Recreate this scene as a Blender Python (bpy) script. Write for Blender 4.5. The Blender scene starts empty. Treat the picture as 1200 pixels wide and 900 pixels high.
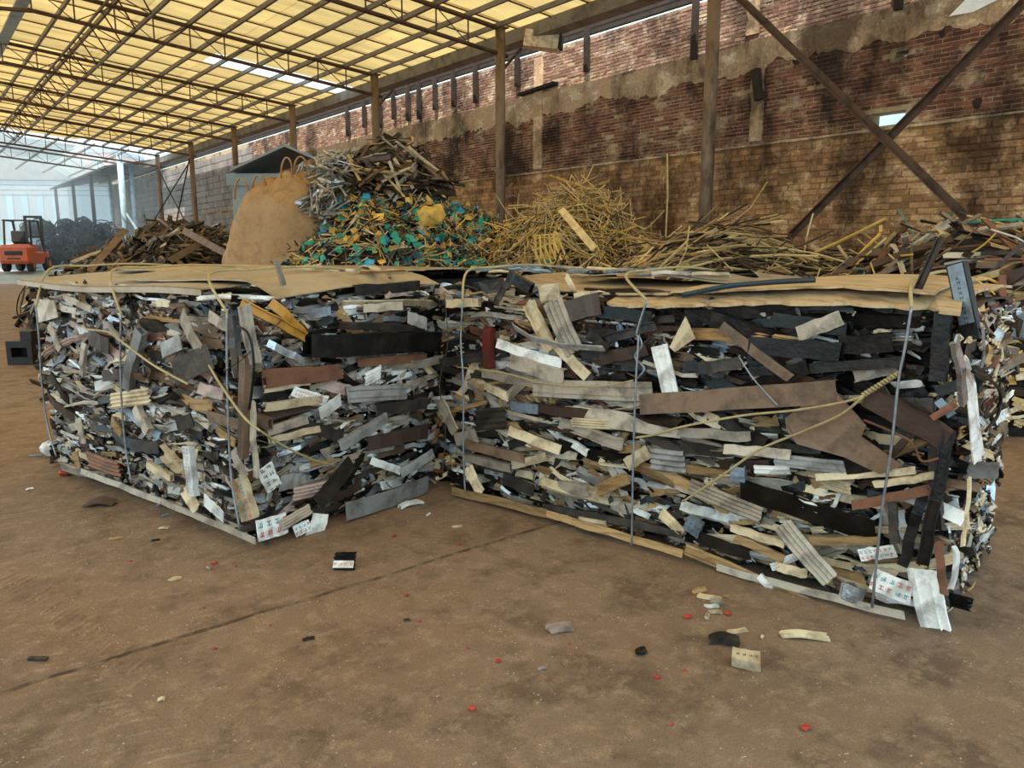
import bpy, math, random
import numpy as np
from mathutils import Vector, Matrix

# ---------------------------------------------------------------- camera, sky, sun, exposure
sc = bpy.context.scene
col = sc.collection
H = 1.4; F = 900.0
PITCH = math.atan(155/900); YAW = math.radians(38.26)
cam_d = bpy.data.cameras.new('camera'); cam = bpy.data.objects.new('camera', cam_d); col.objects.link(cam)
cam_d.sensor_width = 36; cam_d.lens = 36*F/1200; cam_d.clip_start = .05; cam_d.clip_end = 600
cam.location = (0, 0, H); cam.rotation_euler = (math.pi/2-PITCH, 0, -YAW)
sc.camera = cam
w = bpy.data.worlds.new('sky'); sc.world = w; w.use_nodes = True
bg = w.node_tree.nodes['Background']; bg.inputs[0].default_value = (.62, .88, 1.0, 1); bg.inputs[1].default_value = 1.05
sd = bpy.data.lights.new('sun', 'SUN'); sun = bpy.data.objects.new('sun', sd); col.objects.link(sun)
sd.energy = 4.0; sd.angle = math.radians(.6); sd.color = (1, .95, .86)
sun.rotation_euler = (math.radians(18), math.radians(-24), 0)
sc.view_settings.view_transform = 'Standard'; sc.view_settings.look = 'None'
sc.view_settings.exposure = 1.25; sc.view_settings.gamma = 1; sc.view_settings.use_curve_mapping = False

# ---------------------------------------------------------------- helpers
rng = random.Random(11)
U = rng.uniform
cf = np.array([math.sin(YAW)*math.cos(PITCH), math.cos(YAW)*math.cos(PITCH), -math.sin(PITCH)])
cr = np.array([math.cos(YAW), -math.sin(YAW), 0.]); cu = np.cross(cr, cf); C0 = np.array([0, 0, H])
hd = np.array([math.sin(YAW), math.cos(YAW), 0.])
def ray(x, y): return cf*F + cr*(x-600) + cu*(450-y)
def ground(x, y, z=0.): d = ray(x, y); return C0 + d*((z-H)/d[2])
def at(x, y, fd): d = ray(x, y); return C0 + d*(fd/(d@hd))
def atX(x, y, X): d = ray(x, y); return C0 + d*(X/d[0])
def on_plane(x, y, p, n): d = ray(x, y); return C0 + d*(((p-C0)@n)/(d@n))
def pxm(p): return F/((np.array(p)-C0)@cf)
def nrm(v): v = np.array(v, float); return v/np.linalg.norm(v)
def rot(ax, a):
    ax = nrm(ax); K = np.array([[0, -ax[2], ax[1]], [ax[2], 0, -ax[0]], [-ax[1], ax[0], 0]])
    return np.eye(3)+math.sin(a)*K+(1-math.cos(a))*K@K

def link(name, me, parent=None, loc=None):
    o = bpy.data.objects.new(name, me); col.objects.link(o)
    if parent is not None: o.parent = parent
    if loc is not None: o.location = tuple(loc)
    return o
def mesh(name, v, f, mats, mi=None, smooth=False):
    me = bpy.data.meshes.new(name)
    me.from_pydata([tuple(p) for p in np.asarray(v, float).tolist()], [], [tuple(q) for q in f])
    for m in (mats if isinstance(mats, (list, tuple)) else [mats]): me.materials.append(m)
    if mi is not None: me.polygons.foreach_set('material_index', mi)
    if smooth: me.polygons.foreach_set('use_smooth', [True]*len(f))
    me.update(); return me
def tag(o, label=None, cat=None, group=None, kind=None):
    if label: o['label'] = label
    if cat: o['category'] = cat
    if group: o['group'] = group
    if kind: o['kind'] = kind
    return o
def empty(name, loc=(0, 0, 0)):
    o = bpy.data.objects.new(name, None); col.objects.link(o); o.location = tuple(loc); o.empty_display_size = .2
    return o
class Agg:
    def __init__(s): s.v = []; s.f = []; s.m = []; s.n = 0
    def add(s, v, f, m=0):
        v = np.asarray(v, float); s.v.append(v); n = s.n
        s.f += [tuple(i+n for i in q) for q in f]; s.m += [m]*len(f); s.n += len(v)
    def mesh(s, name, mats, smooth=False): return mesh(name, np.concatenate(s.v), s.f, mats, s.m, smooth)
    def obj(s, name, mats, parent=None, loc=None, smooth=False):
        v = np.concatenate(s.v)
        if loc is not None:
            v = v-np.array(loc); 
        pl = np.array(parent.location) if (parent is not None and loc is not None) else 0
        return link(name, mesh(name, v, s.f, mats, s.m, smooth), parent, (np.array(loc)-pl) if loc is not None else None)
BOXF = [(0, 3, 2, 1), (4, 5, 6, 7), (0, 1, 5, 4), (1, 2, 6, 5), (2, 3, 7, 6), (3, 0, 4, 7)]
def box(x0, x1, y0, y1, z0, z1):
    return np.array([(x0, y0, z0), (x1, y0, z0), (x1, y1, z0), (x0, y1, z0), (x0, y0, z1), (x1, y0, z1), (x1, y1, z1), (x0, y1, z1)]), BOXF
def boxobj(name, b, m, parent=None, loc=None): v, f = box(*b); return link(name, mesh(name, v, f, m), parent, loc)
def bevbox(x0, x1, y0, y1, z0, z1, b):
    # box with chamfered vertical and top edges: stacked rings
    def ring(i, z): return [(x0+i+b, y0+i, z), (x1-i-b, y0+i, z), (x1-i, y0+i+b, z), (x1-i, y1-i-b, z), (x1-i-b, y1-i, z), (x0+i+b, y1-i, z), (x0+i, y1-i-b, z), (x0+i, y0+i+b, z)]
    v = ring(b*.6, z0)+ring(0, z0+b)+ring(0, z1-b)+ring(b*.8, z1); f = [tuple(range(7, -1, -1)), tuple(range(24, 32))]
    for k in range(3):
        for i in range(8): j = (i+1) % 8; f.append((k*8+i, k*8+j, k*8+8+j, k*8+8+i))
    return np.array(v), f
def tube(pts, r, n=6, r1=None, cap=True):
    P = [np.array(p, float) for p in pts]; v = []; f = []; k = len(P)
    up = np.array([.13, .21, .97])
    for i, p in enumerate(P):
        t = P[min(i+1, k-1)]-P[max(i-1, 0)]; t = nrm(t)
        if abs(t@up) > .95: up = np.array([1., .1, 0])
        a = nrm(np.cross(up, t)); b = np.cross(t, a)
        rr = r if r1 is None else r+(r1-r)*i/(k-1)
        for j in range(n):
            th = 2*math.pi*j/n; v.append(p+rr*(math.cos(th)*a+math.sin(th)*b))
    for i in range(k-1):
        for j in range(n): q = (j+1) % n; f.append((i*n+j, i*n+q, i*n+n+q, i*n+n+j))
    if cap: f += [tuple(range(n-1, -1, -1)), tuple((k-1)*n+j for j in range(n))]
    return np.array(v), f
def beam(a, b, w, h):
    a = np.array(a, float); b = np.array(b, float); t = nrm(b-a); up = np.array([0, 0, 1.])
    if abs(t@up) > .98: up = np.array([0, 1., 0])
    s = nrm(np.cross(t, up)); u = np.cross(s, t); v = []
    for p in (a, b):
        for i, j in ((-1, -1), (1, -1), (1, 1), (-1, 1)): v.append(p+s*i*w/2+u*j*h/2)
    return np.array(v), [(0, 1, 2, 3), (7, 6, 5, 4), (0, 4, 5, 1), (1, 5, 6, 2), (2, 6, 7, 3), (3, 7, 4, 0)]
def smooth_pts(P, n=6):
    P = [np.array(p, float) for p in P]; out = []
    for i in range(len(P)-1):
        p0 = P[max(i-1, 0)]; p1 = P[i]; p2 = P[i+1]; p3 = P[min(i+2, len(P)-1)]
        for k in range(n):
            t = k/n; out.append(.5*((2*p1)+(-p0+p2)*t+(2*p0-5*p1+4*p2-p3)*t*t+(-p0+3*p1-3*p2+p3)*t**3))
    out.append(P[-1]); return out
def placed(name, v, f, m, parent=None, smooth=False):
    """one object with its origin at the middle of its points (world coordinates in)"""
    v = np.asarray(v, float); c = v.mean(0)
    pl = np.array(parent.location) if parent is not None else 0
    if parent is not None and parent.parent is not None: pl = pl+np.array(parent.parent.location)
    return link(name, mesh(name, v-c, f, m, None, smooth), parent, c-pl)

# ---------------------------------------------------------------- materials
def hx(s):
    c = [int(s[i:i+2], 16)/255 for i in (0, 2, 4)]
    return tuple(x/12.92 if x <= .04045 else ((x+.055)/1.055)**2.4 for x in c)+(1,)
def N(nt, t, **k):
    n = nt.nodes.new(t)
    for a, b in k.items(): setattr(n, a, b)
    return n
def mixc(nt, fac, a, b, mode='MIX'):
    m = N(nt, 'ShaderNodeMix', data_type='RGBA', blend_type=mode); L = nt.links
    for sock, val in ((m.inputs[0], fac), (m.inputs[6], a), (m.inputs[7], b)):
        if hasattr(val, 'is_output'): L.new(val, sock)
        else: sock.default_value = val
    return m.outputs[2]
def noise(nt, vec, scale, detail=4, rough=.6):
    n = N(nt, 'ShaderNodeTexNoise'); n.inputs['Scale'].default_value = scale; n.inputs['Detail'].default_value = detail; n.inputs['Roughness'].default_value = rough
    if vec is not None: nt.links.new(vec, n.inputs['Vector'])
    return n.outputs[0]
def ramp(nt, fac, a, b, ca=(0, 0, 0, 1), cb=(1, 1, 1, 1)):
    r = N(nt, 'ShaderNodeValToRGB'); r.color_ramp.elements[0].position = a; r.color_ramp.elements[1].position = b
    r.color_ramp.elements[0].color = ca; r.color_ramp.elements[1].color = cb
    nt.links.new(fac, r.inputs[0]); return r.outputs[0]
def math_(nt, op, a, b=0):
    m = N(nt, 'ShaderNodeMath', operation=op)
    for s, v in ((m.inputs[0], a), (m.inputs[1], b)):
        if hasattr(v, 'is_output'): nt.links.new(v, s)
        else: s.default_value = v
    return m.outputs[0]
def stretch(nt, vec, s):
    m = N(nt, 'ShaderNodeMapping'); m.inputs['Scale'].default_value = s; nt.links.new(vec, m.inputs[0]); return m.outputs[0]
MATS = {}
def mat(name, c, rough=.7, metal=0., var=.35, scale=9, dirt='3a2c20', da=.6, bump=.25, world=False, grain=None, spec=.4):
    m = bpy.data.materials.new(name); m.use_nodes = True; nt = m.node_tree; L = nt.links
    b = nt.nodes['Principled BSDF']; b.inputs['Roughness'].default_value = rough; b.inputs['Metallic'].default_value = metal
    b.inputs['Specular IOR Level'].default_value = spec
    g = N(nt, 'ShaderNodeNewGeometry'); oi = N(nt, 'ShaderNodeObjectInfo')
    tc = N(nt, 'ShaderNodeTexCoord'); vec = g.outputs['Position'] if world else tc.outputs['Object']
    if grain: vec2 = stretch(nt, vec, grain)
    else: vec2 = vec
    rnd = math_(nt, 'FRACT', math_(nt, 'ADD', g.outputs['Random Per Island'], oi.outputs['Random']))
    fac = math_(nt, 'ADD', math_(nt, 'MULTIPLY', rnd, 2*var), 1-var)
    n1 = noise(nt, vec2, scale, 5, .65)
    base = mixc(nt, ramp(nt, n1, .46, .64), hx(c), hx(dirt))
    n5 = noise(nt, vec2, scale*6, 3, .7); base = mixc(nt, math_(nt, 'MULTIPLY', ramp(nt, n5, .5, .66), .5 if da else 0), base, mixc(nt, .35, base, (.01, .008, .006, 1)))
    cc = N(nt, 'ShaderNodeMix', data_type='RGBA'); cc.inputs[0].default_value = da; cc.inputs[6].default_value = hx(c); L.new(base, cc.inputs[7])
    mul = N(nt, 'ShaderNodeVectorMath', operation='SCALE'); L.new(cc.outputs[2], mul.inputs[0]); L.new(fac, mul.inputs['Scale'])
    L.new(mul.outputs[0], b.inputs['Base Color'])
    if bump:
        bp = N(nt, 'ShaderNodeBump'); bp.inputs['Strength'].default_value = bump; bp.inputs['Distance'].default_value = .02
        L.new(noise(nt, vec2, scale*3, 4), bp.inputs['Height']); L.new(bp.outputs[0], b.inputs['Normal'])
    MATS[name] = m; return m
# scrap palette
PAL = {
 'greige': mat('greige_vinyl', 'b0a08e', .42, 0, .35), 'grey': mat('grey_vinyl', '96928e', .42, 0, .35),
 'black': mat('black_vinyl', '100e0d', .34, 0, .5, dirt='2e2722', da=.6, spec=.25), 'char': mat('charcoal_vinyl', '2c2724', .42, 0, .45, dirt='4f443a', spec=.3),
 'white': mat('white_vinyl', 'e6e2dc', .45, 0, .2, dirt='6b5d4d', da=.6), 'cream': mat('cream_vinyl', 'd2bb98', .55, 0, .25, dirt='6e5333'),
 'tan': mat('tan_board', 'a98457', .75, 0, .3, dirt='5d4226', grain=(1, 1, 6)), 'brown': mat('brown_vinyl', '6e5540', .5, 0, .4),
 'dkbrown': mat('dark_brown_vinyl', '3f2e26', .45, 0, .4), 'red': mat('maroon_vinyl', '5e1f1a', .4, 0, .3),
 'silver': mat('silver_foil', 'b9bcc0', .25, .7, .25), 'rust': mat('rust_brown_board', '7a4e36', .7, 0, .3),
 'bluegrey': mat('blue_grey_vinyl', '7f8a96', .45, 0, .3), 'gold': mat('amber_vinyl', 'b98432', .4, 0, .25, dirt='5a3714'),
 'pink': mat('pinkish_vinyl', 'b09488', .55, 0, .25), 'teal': mat('teal_plastic', '2f9480', .4, 0, .35, da=.25),
 'yellow': mat('yellow_plastic', 'd6ac55', .55, 0, .3, dirt='7a5526', da=.35), 'navy': mat('navy_plastic', '123440', .4, 0, .4),
 'straw': mat('straw_strip', 'c2a674', .65, 0, .35, dirt='6e4f28', da=.4), 'cyan': mat('cyan_plastic', '3d9fc4', .4, 0, .2, da=.2),
 'wire': mat('galvanised_wire', '8f9296', .35, .6, .15, dirt='5c4d40', da=.4), 'strap': mat('tan_wire', 'a8966c', .5, 0, .15, dirt='6b4f28', da=.4),
 'labelred': mat('label_red_ink', 'c02b32', .6, 0, .1, da=0, bump=0), 'labelblue': mat('label_teal_ink', '2f7f92', .6, 0, .1, da=0, bump=0), 'labelink': mat('label_dark_ink', '2a2a2c', .6, 0, .1, da=0, bump=0),
 'sheet': mat('tan_coated_steel_sheet', 'ac9880', .3, .15, .06, 3, dirt='7c6240', da=.6, bump=.08), 'ply': mat('torn_plywood', 'b59a76', .7, 0, .12, 5, dirt='6b4522', da=.6, grain=(6, 1, 1)),
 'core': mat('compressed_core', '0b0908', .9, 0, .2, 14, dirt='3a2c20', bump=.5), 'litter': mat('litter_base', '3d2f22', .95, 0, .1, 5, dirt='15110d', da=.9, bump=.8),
}
M_rust = mat('rusty_steel', '5b4536', .65, .2, .12, 4, dirt='2e1d14', da=.7, world=True)
M_col = mat('rusty_painted_pipe', '7d6753', .6, .1, .08, 3, dirt='3a2317', da=.9, world=True, grain=(1, 1, .35))
M_bluecol = mat('pale_blue_paint', '9db4bd', .5, 0, .1, 3, dirt='6b7a80', world=True)
M_purlin = mat('grey_painted_purlin', '77706a', .5, .1, .1, 3, dirt='4a3c30', world=True)
M_gutter = mat('weathered_gutter', '7d7468', .6, .2, .05, 2, dirt='3b3028', da=.7, world=True)
M_darkwood = mat('sooty_timber', '33261e', .85, 0, .3, 4, dirt='15100c')
M_orange = mat('orange_paint', 'b8552c', .4, 0, .04, 3, dirt='7a3212', da=.3, bump=.02)
M_rubber = mat('black_rubber', '1b1b1c', .8, 0, .05)
M_steelblk = mat('black_steel', '201e1d', .45, .2, .05)
M_bag = mat('brown_woven_sack', 'b08a60', .7, 0, .05, 5, dirt='7a5632', da=.5, bump=.6)
M_bwhite = mat('pale_grey_cladding', '8f9a9e', .6, 0, .05, 1, dirt='75838a', world=True)
M_bpink = mat('pale_pink_wall', 'b58f8a', .7, 0, .05, 1, dirt='a07f7a', world=True)
M_glass = mat('bluish_window_glass', '8fb3c4', .15, 0, .1, 2, da=.1, bump=0)
M_tarp = mat('pale_cyan_tarp', '8fc4c4', .6, 0, .05, 1, dirt='6a9a9c', bump=.4)
M_cable = mat('black_cable', '191a1d', .5, 0, .4)

def sheet_mat(name, c, tr):
    m = bpy.data.materials.new(name); m.use_nodes = True; nt = m.node_tree; L = nt.links; nt.nodes.remove(nt.nodes['Principled BSDF'])
    g = N(nt, 'ShaderNodeNewGeometry'); oi = N(nt, 'ShaderNodeObjectInfo')
    n1 = noise(nt, stretch(nt, g.outputs['Position'], (.35, 1.2, 1)), 1.6, 5)
    c1 = mixc(nt, ramp(nt, n1, .4, .75), hx(c), tuple(x*.72 for x in hx(c)[:3])+(1,))
    n2 = noise(nt, stretch(nt, g.outputs['Position'], (1, 2.2, 1)), 2.3, 6, .7)
    c2 = mixc(nt, ramp(nt, n2, .66, .70), c1, hx('4a3519'))
    mul = N(nt, 'ShaderNodeVectorMath', operation='SCALE'); L.new(c2, mul.inputs[0])
    L.new(math_(nt, 'ADD', math_(nt, 'MULTIPLY', oi.outputs['Random'], .22), .86), mul.inputs['Scale'])
    d = N(nt, 'ShaderNodeBsdfDiffuse'); t = N(nt, 'ShaderNodeBsdfTranslucent'); mx = N(nt, 'ShaderNodeMixShader'); mx.inputs[0].default_value = tr
    L.new(mul.outputs[0], d.inputs[0]); L.new(mul.outputs[0], t.inputs[0]); L.new(d.outputs[0], mx.inputs[1]); L.new(t.outputs[0], mx.inputs[2])
    L.new(mx.outputs[0], nt.nodes['Material Output'].inputs[0]); return m
M_yel = sheet_mat('yellow_translucent_sheet', 'efd08f', .28)
M_clear = sheet_mat('clear_translucent_sheet', 'eef4f6', .62)
M_greyroof = sheet_mat('grey_translucent_sheet', 'c3cbcd', .35)

def brick_mat(name, c, c2, soot, sa, smear, ssa):
    m = bpy.data.materials.new(name); m.use_nodes = True; nt = m.node_tree; L = nt.links; b = nt.nodes['Principled BSDF']
    b.inputs['Roughness'].default_value = .9; b.inputs['Specular IOR Level'].default_value = .2
    g = N(nt, 'ShaderNodeNewGeometry'); oi = N(nt, 'ShaderNodeObjectInfo'); P = g.outputs['Position']
    rnd = math_(nt, 'FRACT', math_(nt, 'ADD', g.outputs['Random Per Island'], oi.outputs['Random']))
    base = mixc(nt, rnd, hx(c), hx(c2))
    n = noise(nt, stretch(nt, P, (1, 1, 1.8)), 2.1, 7, .75)
    c1 = mixc(nt, math_(nt, 'MULTIPLY', ramp(nt, n, .52, .62), ssa), base, hx(smear))
    n2 = noise(nt, stretch(nt, P, (1, 1, .6)), .8, 7, .7)
    c3 = mixc(nt, math_(nt, 'MULTIPLY', ramp(nt, n2, .46, .6), sa), c1, hx(soot))
    n3 = noise(nt, P, 22, 4, .7)
    c4 = mixc(nt, ramp(nt, n3, .35, .75), c3, mixc(nt, .5, c3, (.02, .015, .01, 1)))
    L.new(c4, b.inputs['Base Color'])
    bp = N(nt, 'ShaderNodeBump'); bp.inputs['Strength'].default_value = .5; bp.inputs['Distance'].default_value = .02
    L.new(noise(nt, P, 30, 5), bp.inputs['Height']); L.new(bp.outputs[0], b.inputs['Normal'])
    return m
M_br_mid = brick_mat('sooty_red_brick', '9c6652', '653c30', '241713', .9, 'd2b496', .7)
M_br_top = brick_mat('whitened_brick', 'b08c78', '815c4e', '36261f', .75, 'dcc6ac', .85)
M_br_low = brick_mat('ochre_smeared_brick', 'cf9f74', '98704e', '40291c', .85, 'eac498', .9)
M_mort_up = brick_mat('pale_mortar', 'c0a888', 'b09a78', '3a2a20', .85, 'd0ba9a', .5)
M_mort_low = brick_mat('ochre_mortar', 'b48a60', '94704c', '2c1e15', .85, 'dcb488', .9)
M_plaster = brick_mat('peeling_plaster', 'dcbc98', 'c8a684', '4a382a', .8, 'f2dcba', .8)

def floor_mat():
    m = bpy.data.materials.new('stained_concrete'); m.use_nodes = True; nt = m.node_tree; L = nt.links; b = nt.nodes['Principled BSDF']
    g = N(nt, 'ShaderNodeNewGeometry'); P = g.outputs['Position']
    n1 = noise(nt, P, .55, 5, .6); n2 = noise(nt, P, 3.2, 6, .7); n3 = noise(nt, P, 170, 4, .7); n4 = noise(nt, P, .23, 3, .5)
    c = mixc(nt, ramp(nt, n1, .35, .68), hx('987c66'), hx('7a614d'))
    c = mixc(nt, math_(nt, 'MULTIPLY', ramp(nt, n2, .48, .62), .7), c, hx('5a4636'))
    c = mixc(nt, math_(nt, 'MULTIPLY', ramp(nt, n4, .42, .6), .5), c, hx('8c6644'))
    n6 = noise(nt, P, 11, 8, .8); c = mixc(nt, math_(nt, 'MULTIPLY', ramp(nt, n6, .5, .62), .4), c, hx('bd9f80'))
    v = N(nt, 'ShaderNodeTexVoronoi'); v.inputs['Scale'].default_value = 45; L.new(P, v.inputs['Vector'])
    c = mixc(nt, math_(nt, 'MULTIPLY', ramp(nt, v.outputs['Distance'], .10, .19, (1, 1, 1, 1), (0, 0, 0, 1)), ramp(nt, noise(nt, P, 9, 3), .5, .62)), c, hx('d0bea4'))
    c = mixc(nt, math_(nt, 'MULTIPLY', ramp(nt, n3, .46, .66), .5), c, hx('47362a'))
    L.new(c, b.inputs['Base Color']); b.inputs['Specular IOR Level'].default_value = .35
    L.new(ramp(nt, n2, .3, .7, (.55, .55, .55, 1), (.85, .85, .85, 1)), b.inputs['Roughness'])
    bp = N(nt, 'ShaderNodeBump'); bp.inputs['Strength'].default_value = .7; bp.inputs['Distance'].default_value = .025
    hgt = math_(nt, 'ADD', math_(nt, 'MULTIPLY', n3, .25), n2)
    L.new(hgt, bp.inputs['Height']); L.new(bp.outputs[0], b.inputs['Normal']); return m
M_floor = floor_mat()
M_joint = mat('dirt_filled_joint', '4a382a', .95, 0, .05, 9, dirt='a08868', da=.5, world=True)
M_yard = mat('pale_yard_concrete', '9b9a94', .8, 0, .02, .6, dirt='7f7668', world=True)

# ---------------------------------------------------------------- the setting: floor
fl = boxobj('floor', (-30, 30, -14, 40.6, -.25, 0), M_floor); tag(fl, 'brown stained concrete floor of the scrap hall', 'floor', kind='structure')
yv = [(-60, 40.6, -.25), (90, 40.6, -.25), (90, 40.6, 0), (-60, 40.6, 0), (-60, 45, .45), (90, 45, .45), (-60, 190, .5), (90, 190, .5), (-60, 190, -.25), (90, 190, -.25)]
yd = link('floor', mesh('floor', yv, [(0, 1, 2, 3), (3, 2, 5, 4), (4, 5, 7, 6), (6, 7, 9, 8), (8, 9, 1, 0), (0, 3, 4, 6, 8), (1, 9, 7, 5, 2)], M_yard))
tag(yd, 'pale concrete yard rising beyond the far end of the hall', 'yard', kind='structure')
ag = Agg(); jx = np.arange(-6, 12, .12)
v = []; f = []
for i, x in enumerate(jx):
    yc = 2.80+.027*x+U(-.008, .008)
    for k, (dy, z) in enumerate(((-.012, .0005), (-.004, .004), (.004, .0035), (.012, .0005))): v.append((x, yc+dy+U(-.004, .004), z))
    if i:
        for k in range(3): a = (i-1)*4+k; f.append((a, a+4, a+5, a+1))
tag(link('trim_1', mesh('trim', v, f, M_joint), fl), 'ragged dirt-filled floor joint', kind='structure')
# tyre tread of dried mud
ag = Agg()
p0 = ground(-30, 700); p1 = ground(175, 860); d = nrm(p1-p0); s_ = np.array([-d[1], d[0], 0])
for row in (0, 1):
    for i in range(46):
        c = p0+d*(i*.042-.2)+s_*(row*.16+U(-.01, .01))
        L_ = U(.05, .085); a = .5 if row else -.5
        R = rot((0, 0, 1), a+math.atan2(s_[1], s_[0])); h = U(.0008, .0035)
        if rng.random() < .25: continue
        vv = np.array([(-L_, -.011, 0), (L_, -.011, 0), (L_, .011, 0), (-L_, .011, 0), (-L_*.8, -.004, h), (L_*.8, -.004, h), (L_*.8, .004, h), (-L_*.8, .004, h)])
        ag.add(vv@R.T+c, BOXF)
tr = ag.obj('tyre_tread_mud', [M_floor], fl, None); tag(tr, kind='stuff')

# ---------------------------------------------------------------- brick wall on the right
XW = 12.2; Y0, Y1 = -3, 62
HY0, HY1, HZ0, HZ1 = 5.9, 6.45, 3.34, 3.54        # hole in the wall
SY0, SY1, SZ0, SZ1 = 5.93, 6.12, 4.32, 4.40
XU = XW+.10
A = Agg()
A.add(*box(XU, XU+.3, Y0, HY0, 0, 6.0)); A.add(*box(XU, XU+.3, HY1, Y1, 0, 6.0))
A.add(*box(XU, XU+.3, HY0, HY1, 0, HZ0)); A.add(*box(XU, XU+.3, HY0, HY1, HZ1, SZ0)); A.add(*box(XU, XU+.3, HY0, HY1, SZ1, 6.0))
A.add(*box(XU, XU+.3, HY0, SY0, SZ0, SZ1)); A.add(*box(XU, XU+.3, SY1, HY1, SZ0, SZ1))
wall = link('wall_right', A.mesh('wall_right', [M_mort_up])); tag(wall, 'tall sooty brick wall with a plaster band behind the scrap heaps', 'wall', kind='structure')
lw = boxobj('lower_wall', (XW, XU, Y0, Y1, 0, 3.28), M_mort_low, wall); tag(lw, 'ochre smeared lower wall')
bm_ = {}
def brickmesh(l, h, m, k):
    key = (l, h, m.name, k)
    if key not in bm_:
        r = random.Random(k); j = lambda: r.uniform(-.006, .006)
        v, f = box(-.012, .03, -l/2, l/2, -h/2, h/2); v = v.copy()
        for i in range(8):
            v[i] += (0, j(), j()*.7)
            if v[i][0] < 0: v[i] += (r.uniform(-.004, .006), 0, 0); v[i][1] *= .985; v[i][2] *= .95
        bm_[key] = mesh('brick', v, f, m)
    return bm_[key]
def courses(z0, z1, ch, bl, x, m, far, nind, stuffname, skip, jit=False):
    A = Agg(); items = []; k = 0; z = z0+ch/2; row = 0
    while z < z1-ch*.4:
        y = 2.2+(row % 2)*bl/2
        while y < far:
            if not skip(y, z): items.append((y, z))
            y += bl*U(.94, 1.06) if jit else bl
        z += ch; row += 1
    vis = sorted([t for t in items if t[0] > 4.0 and t[1] > 1.25 and t[1] < 4.65], key=lambda t: t[0])[:nind]
    vs = set(vis); n = 0
    for (y, z) in items:
        dx = U(-.006, .006); me = brickmesh(bl-.014, ch-.013, m, rng.randrange(12))
        if rng.random() < .03 and (y, z) not in vs and not stuffname.startswith('grey'): continue
        if (y, z) in vs:
            link('brick', me, wall, (x+dx, y, z))
        else:
            vv = np.empty(24); me.vertices.foreach_get('co', vv); A.add(vv.reshape(8, 3)+(x+dx, y, z), BOXF[:])
    o = link(stuffname, A.mesh(stuffname, [m]), wall); tag(o, kind='stuff')
inhole = lambda y, z: (HY0-.1 < y < HY1+.1 and HZ0-.04 < z < HZ1+.04) or (SY0-.1 < y < SY1+.1 and SZ0-.03 < z < SZ1+.03)
courses(0.9, 3.26, .096, .30, XW, M_br_low, 34, 140, 'brick_courses_below', lambda y, z: False, True)
courses(3.28, 4.95, .0655, .25, XU, M_br_mid, 34, 160, 'brick_courses_sooty', inhole)
courses(5.0, 6.0, .0655, .25, XU, M_br_top, 34, 0, 'brick_courses_pale', lambda y, z: False)
M_block = brick_mat('grey_block', 'a49c98', '8f8884', '6a6462', .6, 'b8b0aa', .5)
courses(0.3, 5.9, .29, .6, XU-.06, M_block, 60, 0, 'grey_block_courses', lambda y, z: y < 33.5, True)
courses(0.3, 3.2, .29, .6, XW-.01, M_block, 60, 0, 'grey_block_courses', lambda y, z: y < 33.5, True)
# coping ledge and ragged plaster band
ys = np.arange(2, 34, .22); v = []; f = []
for i, y in enumerate(ys):
    zt = 3.285+U(-.006, .012)
    for (x, z) in ((XW-.03, 3.255+U(-.008, .004)), (XW-.035, zt), (XU+.01, zt+.004), (XU+.01, 3.25)): v.append((x, y, z))
    if i:
        for k in range(3): a = (i-1)*4+k; f.append((a, a+1, a+5, a+4))
tag(link('coping', mesh('coping', v, f, M_plaster), wall), 'thin mortar ledge topping the lower wall')
ys = np.arange(2, 40, .06); v = []; f = []; zz = 4.56; zt = 5.05
for i, y in enumerate(ys):
    zz += U(-.05, .05)+(4.56-zz)*.12; zt += U(-.02, .02)+(5.08-zt)*.1
    zb = zz+(-.05 if rng.random() < .08 else 0)
    for (x, z) in ((XU+.02, zb-.01), (XU-.028, zb), (XU-.035, (zb+zt)/2+U(-.03, .03)), (XU-.028, zt), (XU+.02, zt+.01)): v.append((x+U(-.006, .006), y+U(-.01, .01), z))
    if i:
        for k in range(4): a = (i-1)*5+k; f.append((a, a+1, a+6, a+5))
tag(link('plaster_band', mesh('plaster_band', v, f, M_plaster), wall), 'ragged peeling plaster band')
for (px, y0, y1, wd) in ((887, 82, 165, .24), (630, 68, 198, .3), (884, -40, 40, .26)):
    a = atX(px, y0, XU-.04); b = atX(px, y1, XU-.04); yc = (a[1]+b[1])/2; n = 9; v = []; f = []
    for i in range(n):
        z = b[2]+(a[2]-b[2])*i/(n-1)
        for (x, yy) in ((XU+.02, -wd/2), (XU-.05, -wd/2), (XU-.055, wd/2), (XU+.02, wd/2)): v.append((x+U(-.008, .008), yc+yy+U(-.03, .03), z))
        if i:
            for k in range(3): q = (i-1)*4+k; f.append((q, q+4, q+5, q+1))
    tag(link('pilaster', mesh('pilaster', v, f, M_plaster), wall), 'crumbling plaster pier on the brickwork')
# holes in brick: beam pockets with dark timber stubs, each a part
for (px, py) in ((933, 72), (982, 62), (1105, 38), (1172, 24), (895, 95), (1145, 122), (560, 150), (520, 160), (727, 112)):
    p = atX(px, py, XU); r_ = U(.05, .08); n = 9; v = [(p[0]-.018, p[1], p[2])]; f = []
    for i in range(n): th = 2*math.pi*i/n; rr = r_*U(.7, 1.3); v.append((p[0]-.012, p[1]+rr*math.cos(th), p[2]+rr*1.2*math.sin(th)))
    for i in range(n): v.append((p[0]+.05, v[1+i][1], v[1+i][2]))
    for i in range(n): j = (i+1) % n; f += [(0, 1+j, 1+i), (1+i, 1+j, 1+n+j, 1+n+i)]
    link('beam_stub', mesh('beam_stub', v, f, M_darkwood), wall)
p = atX(885, 95, XU-.1)
placed('beam_stub', *beam(p+(0, 0, .2), atX(890, 117, XU-.08), .12, .14), M_darkwood, wall)
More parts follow.
